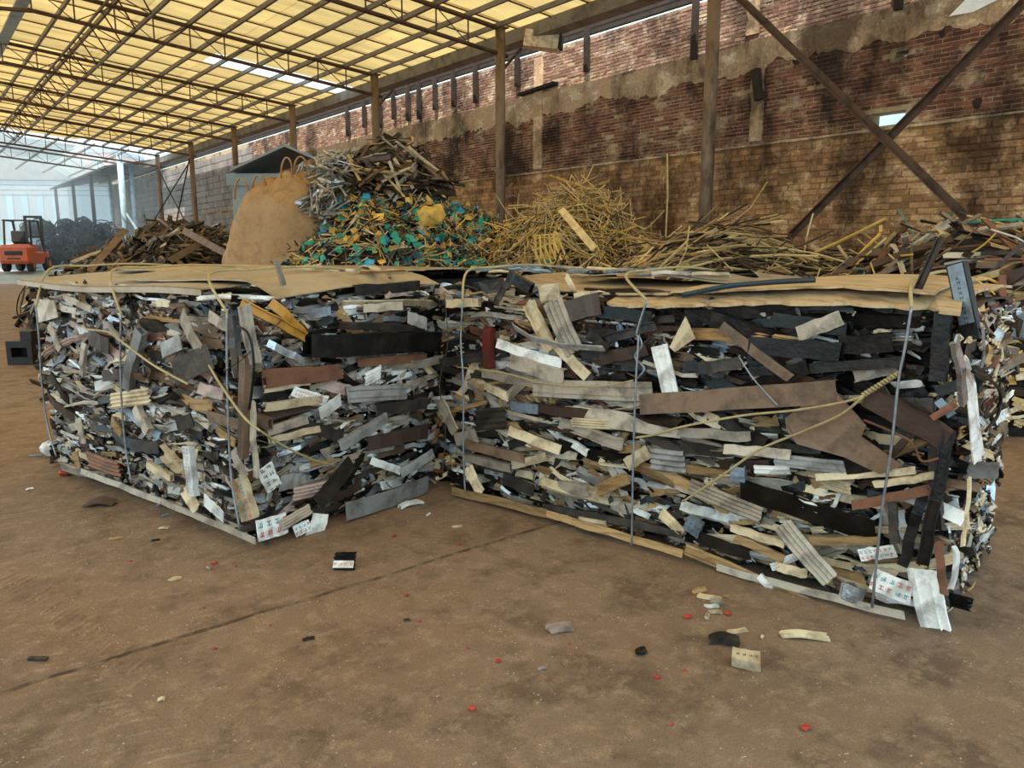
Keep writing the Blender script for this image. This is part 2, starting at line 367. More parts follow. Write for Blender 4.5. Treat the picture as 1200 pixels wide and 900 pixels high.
# corrugated sheet seen through the hole
v = []; f = []
for i in range(41):
    y = 4.6+i*.075; x = 13.3+.02*(i % 2)
    v += [(x, y, 2.6), (x-.7, y, 4.9)]
    if i: f.append((2*i-2, 2*i, 2*i+1, 2*i-1))
tag(link('neighbour_roof_sheet', mesh('sheet', v, f, M_clear)), 'pale corrugated sheet outside, seen through the hole in the brick wall', 'sheet')
M_sunpatch = mat('sun_patch_white', 'f6f4f0', .6, 0, .02, da=.08, bump=.05)  # clean white that imitates sunlight falling on the wall
# panel painted white for a patch of sunlight at the top right of the wall
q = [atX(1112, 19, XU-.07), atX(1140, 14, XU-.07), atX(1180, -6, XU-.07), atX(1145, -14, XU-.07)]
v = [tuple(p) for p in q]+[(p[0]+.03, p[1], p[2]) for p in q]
tag(link('sun_patch_panel', mesh('sun_patch_panel', v, BOXF, M_sunpatch)), 'white panel standing in for a sunlight patch on the plaster band at the top right of the wall', 'board')
# posts standing along the top of the wall
for i, px in enumerate((405, 425, 444, 460, 477, 490, 509, 531, 557, 606, 687, 812, 1046)):
    top = 6.55; zb = {557: 5.2, 606: 5.35, 1046: 4.98, 812: 4.98}.get(px, U(5.05, 5.35)); p = atX(px, 90, XU-.12)
    wd = .09
    o = placed('wall_post', *beam((XU-.12, p[1], zb), (XU-.12, p[1]+U(-.02, .02), top), wd, wd*1.2), M_darkwood)
    tag(o, 'dark sooty post fixed against the top of the brick wall under the eave', 'post', 'dark posts along the top of the brick wall')
for i, (z, x) in enumerate(((6.10, XU+.05), (6.28, XU+.2), (6.47, XU+.4), (6.68, XU+.65))):
    o = boxobj('clerestory_rail', (-.05, .05, -30, 30, -.042, .042), M_darkwood, None, (x, 28, z))
    tag(o, ['lowest', 'second lowest', 'second highest', 'highest'][i]+' dark rail running along above the brick wall', 'rail', 'rails above the brick wall')
pa = atX(635, 108, XU-.05)
o = placed('wall_ledge_stub', *beam((XU-.1, pa[1]-.55, 5.19), (XU-.1, pa[1]+.75, 5.13), .16, .07), M_darkwood); tag(o, 'short dark timber ledge jutting from the brick wall', 'ledge')
# thin pipe in front of the lower wall
a = atX(782, 180, XW-.12); b = atX(783, 276, XW-.12)
o = placed('thin_pipe', *tube([a, (a+b)/2, (a[0], a[1], 0)], .018, 8), PAL['straw']); tag(o, 'thin pale upright pipe against the lower brick wall', 'pipe')

# ---------------------------------------------------------------- roof
SL = .092; RX = 2.78; ZE = 6.18
def zt(X): return ZE+SL*(10.8-X) if X >= RX else ZE+SL*(10.8-RX)-SL*(RX-X)
YC = [14.11+5.7*n for n in range(-4, 9)]
ceil_ = empty('ceiling'); tag(ceil_, 'yellow translucent corrugated roof on purlins', 'roof', kind='structure')
def corr(width, length, amp=.016, pitch=.095):
    n = int(width/pitch*4); v = []; f = []
    for i in range(n+1):
        y = -width/2+width*i/n; z = amp*math.sin(2*math.pi*y/pitch)
        v += [(-length/2, y, z), (length/2, y, z)]
        if i: f.append((2*i-2, 2*i-1, 2*i+1, 2*i))
    return v, f
bay = 5.7; sw = bay/5
LX = (11.75-RX)/4; ang = math.atan(SL)
me_s = mesh('roof_sheet', *corr(sw+.08, LX/math.cos(ang)+.015), M_yel)
me_c = mesh('roof_sheet', *corr(sw+.08, LX/math.cos(ang)+.015), M_clear)
me_l = mesh('roof_sheet', *corr(sw+.08, 8.2/math.cos(ang)+.1), M_yel)
for i in range(5, 45):
    y = YC[0]+sw*(i+.5)
    clear = i == 29 or i == 28 and False
    for k in range(4):
        X = RX+LX*(k+.5); last = i == 44
        me = me_c if (i == 27 and k >= 2) or (last and k >= 2) else me_s
        o = link('roof_sheet', me, ceil_, (X, y, zt(X)+.15+.006*(i % 2)+.004*k)); o.rotation_euler = (0, ang, 0)
    X = RX-4.1; o = link('roof_sheet', me_l, ceil_, (X, y, zt(X)+.15+.006*(i % 2))); o.rotation_euler = (0, -ang, 0)
    yb = YC[0]+sw*i
    placed('batten', *beam((RX, yb, zt(RX)+.118), (11.6, yb, zt(11.6)+.118), .03, .025), M_rust, ceil_)
for X in list(np.arange(10.75, RX+.3, -.8))+[RX+.05, RX-1.6, RX-3.2, RX-4.8, RX-6.4, RX-8]:
    z = zt(X)+.06; o = link('purlin', mesh('purlin', *box(-.03, .03, YC[1], YC[9], -.05, .05), M_purlin), ceil_, (X, 0, z))
o = boxobj('ridge_board', (-.13, .13, YC[1], YC[9], -.02, .02), M_bluecol, ceil_, (RX, 0, zt(RX)-.02)); tag(o, 'wide grey board under the ridge')
# lengthwise lattice girder
XG = 4.15; zg = zt(XG)-.02; g = empty('lattice_girder', (XG, YC[4], zg-.55)); tag(g, 'rusty lattice girder running lengthwise under the yellow roof', 'girder')
placed('bottom_chord', *beam((XG+.55, YC[1], zg-.5), (XG+.55, YC[9], zg-.5), .05, .05), M_purlin, g)
placed('top_chord', *beam((XG, YC[1], zg), (XG, YC[9], zg), .05, .05), M_purlin, g)
for i in range(int((YC[9]-2)/1.4)):
    y = 2+i*1.4
    placed('web_strut', *beam((XG, y, zg), (XG+.55, y+.7, zg-.5), .025, .025), M_rust, g)
    placed('web_strut', *beam((XG+.55, y+.7, zg-.5), (XG, y+1.4, zg), .025, .025), M_rust, g)
# trusses and columns
ordn = {3: 'nearest', 4: 'second', 5: 'third', 6: 'fourth', 7: 'fifth', 8: 'sixth', 9: 'seventh', 10: 'eighth', 11: 'ninth', 12: 'farthest'}
for n, y in enumerate(YC):
    far = n >= 10
    if n < 3: continue
    if n < 11: t = empty('roof_truss', (10.8, y, ZE))
    if n < 11: tag(t, ('rusty roof truss on the %s column along the brick wall' % ordn[n]) if n >= 3 else 'rusty roof truss spanning the hall out of view behind the camera', 'truss', 'roof trusses')
    if n < 11:
        XL = RX-8.02; D = .52
        for a, b in (((10.9, y, zt(10.9)), (RX, y, zt(RX))), ((RX, y, zt(RX)), (XL, y, zt(XL)))):
            placed('top_chord', *tube([a, b], .05, 8), M_rust, t)
        for a, b in (((11.0, y, zt(11)-D), (RX, y, zt(RX)-D)), ((RX, y, zt(RX)-D), (XL, y, zt(XL)-D))):
            placed('bottom_chord', *tube([a, b], .045, 8), M_rust, t)
        X = 10.75-.8; k = 0
        while X > (RX-3 if n >= 3 else RX-7):
            placed('web_strut', *tube([(X, y, zt(X)), (X, y, zt(X)-D)], .017, 6), M_rust, t)
            X2 = X-.8
            placed('web_strut', *(tube([(X, y, zt(X)), (X2, y, zt(X2)-D)], .012, 5) if k % 2 else tube([(X, y, zt(X)-D), (X2, y, zt(X2))], .012, 5)), M_rust, t)
            X = X2; k += 1
    if n >= 3:
        c = empty('steel_column', (10.8, y, 0))
        tag(c, ('pale blue round steel column standing %s along the far open bays' % {10: 'first', 11: 'second', 12: 'last'}[n]) if far else ('rusty round steel column, %s along the brick wall' % ordn.get(n, 'just out of frame')), 'column', 'columns along the brick wall')
        mm = M_bluecol if far else M_col
        placed('shaft', *tube([(10.8, y, 0), (10.8, y, 3), (10.8, y, zt(10.8)+.02)], .11, 20), mm, c, True)
        placed('base_plate', *box(10.62, 10.98, y-.18, y+.18, 0, .02), mm, c)
        placed('cap_plate', *box(10.66, 10.94, y-.14, y+.14, zt(10.8)+.0, zt(10.8)+.03), mm, c)
        if n in (4, 5): placed('bracket', *beam((10.85, y-.05, 5.35), (11.35, y-.05, 5.85), .05, .05), M_rust, c)
o = empty('steel_column', (9.6, YC[9]+2.6, .4)); tag(o, 'extra thick pale blue column with a slanting prop beyond the yellow roof', 'column')
placed('shaft', *tube([(9.6, YC[9]+2.6, .4), (9.6, YC[9]+2.6, 6.4)], .15, 16), M_bluecol, o, True)
placed('prop', *beam((9.6, YC[9]+2.6, 3.6), (10.9, YC[9]+1.2, .6), .08, .08), M_bluecol, o)
# grey roof over the far bays, only half sheeted
me_g = mesh('roof_sheet', *corr(sw+.08, 6.0), M_greyroof)
cg = empty('ceiling'); tag(cg, 'pale grey corrugated roof over the far open bays', 'roof', kind='structure')
for i in range(7):
    y = YC[9]+sw*(i+2.2); X = 4.6
    o = link('roof_sheet', me_g, cg, (X, y, zt(X)+.15+.006*(i % 2))); o.rotation_euler = (0, ang, 0)
for X in (9.5, 8, 6.5, 5, 3.5): link('purlin', mesh('purlin', *box(-.03, .03, YC[9], YC[12], -.05, .05), M_purlin), cg, (X, 0, zt(X)+.06))
# gutter and eave
A = Agg(); gy0, gy1 = YC[1], YC[12]
prof = [(11.25, 5.98), (11.25, 6.26), (11.28, 6.26), (11.28, 6.01), (11.6, 6.01), (11.6, 6.26), (11.63, 6.26), (11.63, 5.98)]
v = [(x, y, z) for y in (gy0, gy1) for x, z in prof]; f = [tuple(range(8)), tuple(range(15, 7, -1))]+[(i, (i+1) % 8, 8+(i+1) % 8, 8+i) for i in range(8)]
tag(link('eave_gutter', mesh('eave_gutter', v, f, M_gutter)), 'long grey box gutter under the eave along the columns', 'gutter')
b0 = atX(636, 40, 11.55); hb = empty('rain_hopper', (11.5, b0[1], 5.6)); tag(hb, 'pale sheet metal box hanging at the gutter above the brick wall', 'box')
placed('box_shell', *beam((11.3, b0[1]+.25, 5.98), (11.75, b0[1]-.35, 5.86), .42, .34), PAL['cream'], hb)
placed('box_mouth', *beam((11.74, b0[1]-.345, 5.86), (11.78, b0[1]-.39, 5.855), .34, .26), M_darkwood, hb)
# cross braces
br = []
for i, (a, b) in enumerate(((atX(860, -10, 10.9), atX(1180, 300, 10.9)), (atX(1205, 0, 11.0), atX(900, 305, 11.0)))):
    t = nrm(b-a); s = nrm(np.cross(t, (1, 0, 0))); v = []; n_ = np.array([1., 0, 0]); wd = .1; th = .012
    ext = a-t*.1; end = b+t*.9
    L = [(-wd/2, 0), (wd/2, 0), (wd/2, th), (-wd/2+th, th), (-wd/2+th, wd*.8), (-wd/2, wd*.8)]
    for p in (ext, end):
        for (q, r) in L: v.append(p+s*q-n_*r)
    f = [tuple(range(6)), tuple(range(11, 5, -1))]+[(k, (k+1) % 6, 6+(k+1) % 6, 6+k) for k in range(6)]
    o = placed('cross_brace', v, f, M_rust); tag(o, ['rusty angle iron brace falling from the column top down to the right', 'darker angle iron brace rising to the top right corner, behind the other'][i], 'brace', 'crossed wall braces')
for (x0, y0, x1, y1) in ((222, 186, 205, 268), (185, 198, 216, 258), (222, 190, 172, 272)):
    o = placed('slant_rod', *tube([atX(x0, y0, 10.55), atX(x1, y1, 10.2)], .03, 6), M_darkwood); tag(o, 'dark slanting rod brace between the far columns', 'brace', 'far rod braces')

# ---------------------------------------------------------------- scrap pieces
def profile(kind, w):
    t = .004; h = w*.4
    if kind == 'flat': return [(-w/2, -t), (w/2, -t), (w/2, t), (-w/2, t)]
    if kind == 'u': return [(-w/2, -h/2), (-w/2, h/2), (w/2, h/2), (w/2, -h/2), (w/2-.006, -h/2), (w/2-.006, h/2-.006), (-w/2+.006, h/2-.006), (-w/2+.006, -h/2)][::-1]
    if kind == 'v': return [(-w/2, h/2), (-w/2, -h/2), (w/2, -h/2), (w/2, h/2), (w/2-.006, h/2), (w/2-.006, -h/2+.006), (-w/2+.006, -h/2+.006), (-w/2+.006, h/2)]
    if kind == 'l': return [(-w/2, -h), (-w/2+.006, -h), (-w/2+.006, -.006), (w/2, -.006), (w/2, 0), (-w/2, 0)]
    if kind == 'box': h = w*.6; return [(-w/2, -h/2), (w/2, -h/2), (w/2, h/2), (-w/2, h/2)]
    if kind == 'cor':
        n = 4; up = []; dn = []
        for i in range(2*n+1):
            y = -w/2+w*i/(2*n); z = w*.06*(1 if i % 2 else -1); up.append((y, z+.003)); dn.append((y, z-.003))
        return dn+up[::-1]
    if kind == 'rib':   # flat strip with two ribs
        return [(-w/2, -t), (w/2, -t), (w/2, t), (w*.28, t), (w*.24, 3*t), (w*.2, t), (-w*.2, t), (-w*.24, 3*t), (-w*.28, t), (-w/2, t)]
def strip(L, w, kind, r=rng, bend=.0, twist=.0, rag=.0, seg=4, crump=.0, side=0.):
    p = profile(kind, w); n = len(p); v = np.empty(((seg+1)*n, 3)); f = []
    for i in range(seg+1):
        s = i/seg-.5; x = L*s; a = twist*s; ca, sa = math.cos(a), math.sin(a); oz = bend*(1-4*s*s)*L+r.uniform(-crump, crump); oy = side*(1-4*s*s)*L+r.uniform(-crump, crump)
        k = 1-abs(r.uniform(0, crump*6))
        for j, (y, z) in enumerate(p):
            xx = x+(r.uniform(-rag, rag) if i in (0, seg) else 0)
            v[i*n+j] = (xx, (y*ca-z*sa)*k+oy, y*sa+z*ca+oz)
        if i:
            b = (i-1)*n
            for j in range(n): q = (j+1) % n; f.append((b+j, b+n+j, b+n+q, b+q))
    f.append(tuple(range(n))); f.append(tuple(seg*n+j for j in range(n-1, -1, -1)))
    if kind == 'box' and w > .03:   # hollow mouths
        i0 = len(v); m = []
        for e, base, sg in ((0, 0, 1), (1, seg*n, -1)):
            c = v[base:base+4].mean(0)
            for j in range(4): m.append(c+(v[base+j]-c)*.78)
            for j in range(4): m.append(c+(v[base+j]-c)*.78+np.array([sg*w*.5, 0, 0]))
        v = np.vstack([v, np.array(m)]); f = f[:-2]
        for e, base in ((0, 0), (1, seg*n)):
            a = i0+e*8
            for j in range(4):
                q = (j+1) % 4
                qa = [(base+j, base+q, a+q, a+j), (a+j, a+q, a+4+q, a+4+j)]
                f += [t if e == 0 else t[::-1] for t in qa]
            f.append((a+4, a+5, a+6, a+7) if e == 0 else (a+7, a+6, a+5, a+4))
    return v, f
def frame(ax, n):
    ax = nrm(ax); n = np.array(n, float); ay = nrm(np.cross(n, ax)); az = np.cross(ax, ay); return np.stack([ax, ay, az], 1)
def marks(v_c, R, L, w, parent, rootloc, inks, r, z=.006, rows=2):
    """printed characters on a label: small stroke groups, one flat mesh of one piece per row colour"""
    A = Agg(); n = max(4, int(L/(w/rows)*1.5)); cs = min(w/rows, L/n)*.75
    for row in range(rows):
        for i in range(n):
            x = -L/2*.86+L*.86*i/max(1, n-1); y = (row-(rows-1)/2)*w/rows*.85; mi = (row+ (i//3)) % len(inks)
            for s in range(3):
                if r.random() < .5: dx, dy, ww, hh = 0, (s-1)*cs*.3, cs*.38, cs*.06
                else: dx, dy, ww, hh = (s-1)*cs*.28, 0, cs*.06, cs*.4
                A.add(np.array([(x+dx-ww, y+dy-hh, z), (x+dx+ww, y+dy-hh, z), (x+dx+ww, y+dy+hh, z), (x+dx-ww, y+dy+hh, z)])@R.T, [(0, 1, 2, 3)], mi)
    o = link('printed_marks', A.mesh('printed_marks', inks), parent); tag(o, kind='stuff'); return o

def make_bale(name, P0, d1, l1, d2, l2, h, label, weights, seed, heroes, nA, nB, nind, Lm, zone):
    r = random.Random(seed); P0 = np.array(P0, float); d1 = nrm(d1); d2 = nrm(d2); zz = np.array([0, 0, 1.])
    cen = P0+d1*l1/2+d2*l2/2; root = empty(name, cen); tag(root, label, 'bale', 'strapped scrap bales')
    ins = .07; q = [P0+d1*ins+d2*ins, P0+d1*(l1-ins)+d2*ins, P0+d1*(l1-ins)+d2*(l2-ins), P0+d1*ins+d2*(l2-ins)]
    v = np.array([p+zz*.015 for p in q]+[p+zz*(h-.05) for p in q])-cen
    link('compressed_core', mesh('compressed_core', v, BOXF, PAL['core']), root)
    keys = list(weights); mats = [PAL[k] for k in keys]; cw = [weights[k] for k in keys]
    faces = [(P0, d1, l1, -d2, nA), (P0, d2, l2, -d1, nB), (P0+d2*l2, d1, l1, d2, nA//4), (P0+d1*l1, d2, l2, d1, nB//2)]
    kinds = ['flat', 'flat', 'u', 'l', 'v', 'box', 'cor', 'rib']
    S = Agg(); big = []
    for fi, (o, dd, ll, nn, cnt) in enumerate(faces):
        for i in range(cnt):
            s = r.uniform(.0, 1)*ll; t = r.uniform(.01, 1)**.95*h
            L = min(.85, max(.04, r.lognormvariate(Lm[fi % 2], .62)))*(.75 if t < .4*h else 1.); w_ = r.uniform(.014, .042) if L < .2 else r.uniform(.022, .062)
            s = min(max(s, L*.35), ll-L*.35)
            u = (s/ll-.5)*2; tv = (t/h-.5)*2
            bul = .05*(1-u*u)*(1-tv*tv)-.045*(max(0, abs(u)-.85)/.15)**2
            prox = -r.uniform(0, .075)+bul+.005
            ta = r.gauss(0, .15) if r.random() < .8 else r.uniform(-1.2, 1.2)
            if t < .1 or t > h-.1: ta *= .25
            ax = dd*math.cos(ta)+zz*math.sin(ta)+nn*r.gauss(0, .12)
            R = frame(ax, nn); R = R@rot((1, 0, 0), r.gauss(0, .5))
            k = r.choice(kinds); m = keys.index(zone(fi, s/ll, t/h, r) or r.choices(keys, cw)[0])
            dark = (abs(tv) > .55 and tv > 0) and r.random() < .25
            c = o+dd*s+zz*t+nn*prox
            vis = fi < 2
            vv, ff = strip(L, w_, k, r, r.gauss(0, .05), r.gauss(0, .4), .014, 4, .007 if L > .12 else .003, r.gauss(0, .03))
            if c[2]-w_*.6-abs(math.sin(ta))*L/2 < .012: c = c*1.; c[2] = .014+w_*.6+abs(math.sin(ta))*L/2
            if vis: big.append((L*w_, vv@R.T, ff, m, c, k))
            else: S.add(vv@R.T+c-cen, ff, m)
    big.sort(key=lambda t: -t[0])
    nh = len(heroes)
    NM = {'flat': 'flat_strip', 'u': 'channel_strip', 'v': 'channel_strip', 'l': 'angle_strip', 'box': 'box_profile', 'cor': 'corrugated_strip', 'rib': 'ribbed_strip'}
    for i, (a, vv, ff, m, c, k) in enumerate(big):
        if i < nind-nh: link(NM[k], mesh(NM[k], vv, ff, mats[m]), root, c-cen)
        else: S.add(vv+c-cen, ff, m)
    # crushed slivers filling the gaps
    for fi, (o, dd, ll, nn, cnt) in enumerate(faces[:2]):
        for i in range(int(cnt*.7)):
            s = r.uniform(0.02, .98)*ll; t = r.uniform(.02, .99)*h; ta = r.gauss(0, .5); ax = dd*math.cos(ta)+zz*math.sin(ta)+nn*r.gauss(0, .3)
            R = frame(ax, nn)@rot((1, 0, 0), r.uniform(-1.2, 1.2)); L = r.uniform(.015, .07); vv, ff = strip(L, r.uniform(.006, .02), 'flat', r, r.gauss(0, .1), r.gauss(0, 1), .004, 2, .002)
            S.add(vv@R.T+o+dd*s+zz*t+nn*(-r.uniform(-.01, .06)+.03*(1-((s/ll-.5)*2)**2))-cen, ff, r.choices(range(len(keys)), cw)[0])
    so = link('crushed_scrap', S.mesh('crushed_scrap', mats), root); tag(so, kind='stuff')
    # ends of scrap along the top
    def hero(fi, x0, y0, x1, y1, wpx, kind, colr, proud=.03, bend=.02, twist=.1, lab=None):
        o, dd, ll, nn, cnt = faces[fi]; pl = o+nn*(proud+.035)
        a = on_plane(x0, y0, pl, nn); b = on_plane(x1, y1, pl, nn); c = (a+b)/2; L = np.linalg.norm(b-a); w_ = wpx/pxm(c)
        if c[2]-w_/2 < .01 and abs((b-a)[2]) < .02: c[2] = .012+w_/2
        R = frame(b-a, nn)@rot((1, 0, 0), r.gauss(0, .15))
        vv, ff = strip(L, w_, kind, r, bend, twist if kind != 'box' else .05, .006, 6, (.0015 if kind in ('cor', 'rib') else .004) if L > .1 else .0015)
        ob = link(NM[kind], mesh(NM[kind], vv@R.T, ff, PAL[colr]), root, c-cen)
        if lab:
            ob['label'] = 'pale sticker with printed characters'
            marks(c, R, L, w_, ob, cen, [PAL[k] for k in lab], r, (.012 if kind != 'box' else w_*.32), 2)
        return ob
    for hh in heroes: hero(*hh)
    return root, cen, faces

RW = {'greige': 17, 'grey': 6, 'black': 24, 'char': 14, 'white': 6, 'cream': 11, 'tan': 8, 'brown': 9, 'dkbrown': 9, 'silver': 3, 'rust': 3, 'bluegrey': 2, 'red': 1}
LWt = {'greige': 24, 'grey': 10, 'black': 18, 'char': 13, 'white': 8, 'cream': 7, 'tan': 5, 'brown': 9, 'dkbrown': 10, 'silver': 2, 'rust': 3, 'bluegrey': 2, 'pink': 8}
RB = ['labelred', 'labelblue']; IK = ['labelink']
heroR = [
 (0, 643, 333, 645, 352, 30, 'flat', 'cream', .06), (0, 646, 352, 672, 413, 29, 'cor', 'greige', .06), (0, 620, 356, 646, 409, 16, 'v', 'cream', .05), (0, 650, 400, 688, 442, 14, 'flat', 'cream', .04),
 (0, 573, 384, 573, 431, 13, 'box', 'red', .04), (0, 597, 323, 623, 338, 13, 'box', 'black', .09), (0, 598, 327, 580, 355, 9, 'l', 'char', .06), (0, 660, 368, 706, 355, 26, 'u', 'dkbrown', .03),
 (0, 582, 402, 658, 426, 12, 'flat', 'white', .04), (0, 600, 422, 662, 442, 18, 'u', 'greige', .04), (0, 525, 356, 562, 354, 10, 'box', 'cream', .05), (0, 565, 436, 626, 448, 13, 'flat', 'greige', .04),
 (0, 625, 454, 763, 459, 22, 'rib', 'greige', .04), (0, 752, 474, 980, 459, 26, 'u', 'brown', .06, -.01), (0, 880, 404, 986, 413, 21, 'box', 'black', .05, 0), (0, 846, 382, 926, 444, 12, 'flat', 'brown', .07, 0),
 (0, 773, 405, 786, 461, 21, 'rib', 'white', .05), (0, 673, 485, 797, 502, 22, 'l', 'greige', .05), (0, 655, 494, 729, 521, 14, 'v', 'greige', .05), (0, 557, 492, 593, 490, 26, 'cor', 'char', .05),
 (0, 516, 470, 534, 506, 21, 'flat', 'greige', .06), (0, 548, 520, 616, 537, 11, 'box', 'brown', .05), (0, 548, 548, 563, 578, 15, 'cor', 'cream', .06), (0, 597, 505, 657, 527, 12, 'flat', 'cream', .04),
 (0, 679, 612, 711, 617, 14, 'rib', 'cream', .06), (0, 637, 593, 800, 626, 8, 'box', 'char', .05, 0), (0, 762, 538, 802, 543, 28, 'cor', 'grey', .05), (0, 916, 616, 972, 680, 27, 'cor', 'greige', .07),
 (0, 870, 574, 1028, 624, 24, 'u', 'black', .05, .0), (0, 808, 570, 892, 604, 20, 'cor', 'greige', .05), (0, 858, 618, 920, 637, 9, 'box', 'cream', .05), (0, 862, 630, 920, 655, 10, 'box', 'tan', .05),
 (0, 935, 587, 984, 606, 8, 'box', 'white', .06), (0, 949, 633, 1029, 634, 10, 'u', 'tan', .06), (0, 1008, 650, 1048, 645, 15, 'flat', 'white', .06, .0, 0, RB), (0, 1022, 678, 1068, 696, 26, 'flat', 'white', .06, .0, .1, RB),
 (0, 984, 690, 1012, 700, 20, 'flat', 'silver', .06, .12), (0, 1082, 668, 1097, 736, 38, 'rib', 'white', .06, .03), (0, 1100, 633, 1106, 696, 9, 'box', 'rust', .08),
 (0, 1113, 505, 1080, 662, 14, 'v', 'black', .06, .04), (0, 1105, 365, 1100, 447, 18, 'box', 'black', .05, 0), (0, 1084, 570, 1058, 664, 12, 'u', 'black', .04, .02), (0, 1095, 520, 1100, 620, 14, 'u', 'char', .03, .02),
 (0, 1045, 588, 1050, 636, 10, 'box', 'char', .06), (0, 1000, 592, 1092, 574, 12, 'u', 'rust', .04, .06), (0, 1015, 463, 1112, 516, 26, 'u', 'dkbrown', .05, .02), (0, 803, 643, 950, 709, 14, 'rib', 'tan', .07, -.02),
 (0, 795, 505, 880, 512, 12, 'u', 'greige', .04), (0, 850, 527, 927, 533, 12, 'box', 'greige', .05), (0, 908, 538, 996, 548, 15, 'rib', 'grey', .05), (0, 992, 546, 1022, 542, 19, 'u', 'black', .05),
 (0, 955, 560, 1072, 552, 9, 'l', 'cream', .05), (0, 1025, 567, 1096, 557, 8, 'box', 'cream', .05), (0, 885, 550, 926, 551, 11, 'rib', 'white', .05), (0, 865, 546, 866, 567, 17, 'box', 'bluegrey', .05),
 (0, 835, 372, 905, 396, 18, 'u', 'black', .04), (0, 905, 373, 992, 386, 16, 'l', 'black', .04), (0, 820, 432, 870, 425, 14, 'box', 'char', .04), (0, 880, 436, 1060, 424, 12, 'box', 'black', .04, .01), (0, 800, 428, 850, 437, 12, 'l', 'black', .05),
 (0, 935, 392, 985, 372, 18, 'flat', 'greige', .05, .1), (0, 985, 405, 1045, 400, 22, 'u', 'black', .03), (0, 1000, 440, 1050, 430, 16, 'v', 'greige', .03), (0, 700, 365, 765, 372, 15, 'u', 'black', .03),
 (0, 700, 400, 768, 382, 11, 'v', 'char', .05), (0, 690, 390, 712, 410, 14, 'flat', 'char', .06), (0, 705, 420, 760, 408, 14, 'box', 'dkbrown', .03), (0, 800, 520, 880, 528, 10, 'cor', 'greige', .03),
 (0, 1098, 460, 1126, 450, 12, 'box', 'black', .06), (0, 1100, 470, 1116, 487, 10, 'box', 'bluegrey', .06), (0, 1093, 490, 1120, 473, 8, 'flat', 'rust', .08), (0, 560, 600, 640, 622, 8, 'flat', 'tan', .04),
 (0, 530, 575, 640, 601, 10, 'flat', 'tan', .08, 0), (0, 640, 602, 800, 648, 9, 'flat', 'tan', .08, .0), (0, 840, 665, 1060, 722, 9, 'flat', 'greige', .07, 0), (0, 815, 628, 880, 650, 14, 'u', 'char', .04),
 (0, 775, 600, 800, 625, 13, 'rib', 'cream', .05), (0, 700, 575, 735, 560, 15, 'cor', 'tan', .05), (0, 655, 570, 690, 575, 14, 'u', 'greige', .05), (0, 590, 560, 625, 575, 14, 'flat', 'char', .05),
 (0, 535, 515, 560, 510, 16, 'u', 'greige', .04), (0, 735, 545, 760, 528, 16, 'flat', 'cream', .05), (0, 545, 535, 600, 548, 10, 'box', 'greige', .05), (0, 600, 545, 640, 535, 10, 'l', 'cream', .05),
 (0, 905, 665, 945, 645, 9, 'flat', 'white', .05, 0, 0, RB), (0, 910, 663, 945, 672, 12, 'flat', 'cream', .06), (0, 805, 610, 822, 622, 18, 'box', 'bluegrey', .05, 0, 0, IK), (0, 890, 675, 905, 690, 8, 'box', 'white', .07),
 (1, 1118, 395, 1128, 470, 14, 'u', 'silver', .05), (1, 1135, 560, 1128, 640, 12, 'flat', 'cream', .06), (1, 1120, 640, 1115, 690, 10, 'flat', 'white', .05), (1, 1150, 380, 1152, 430, 9, 'flat', 'silver', .06),
]
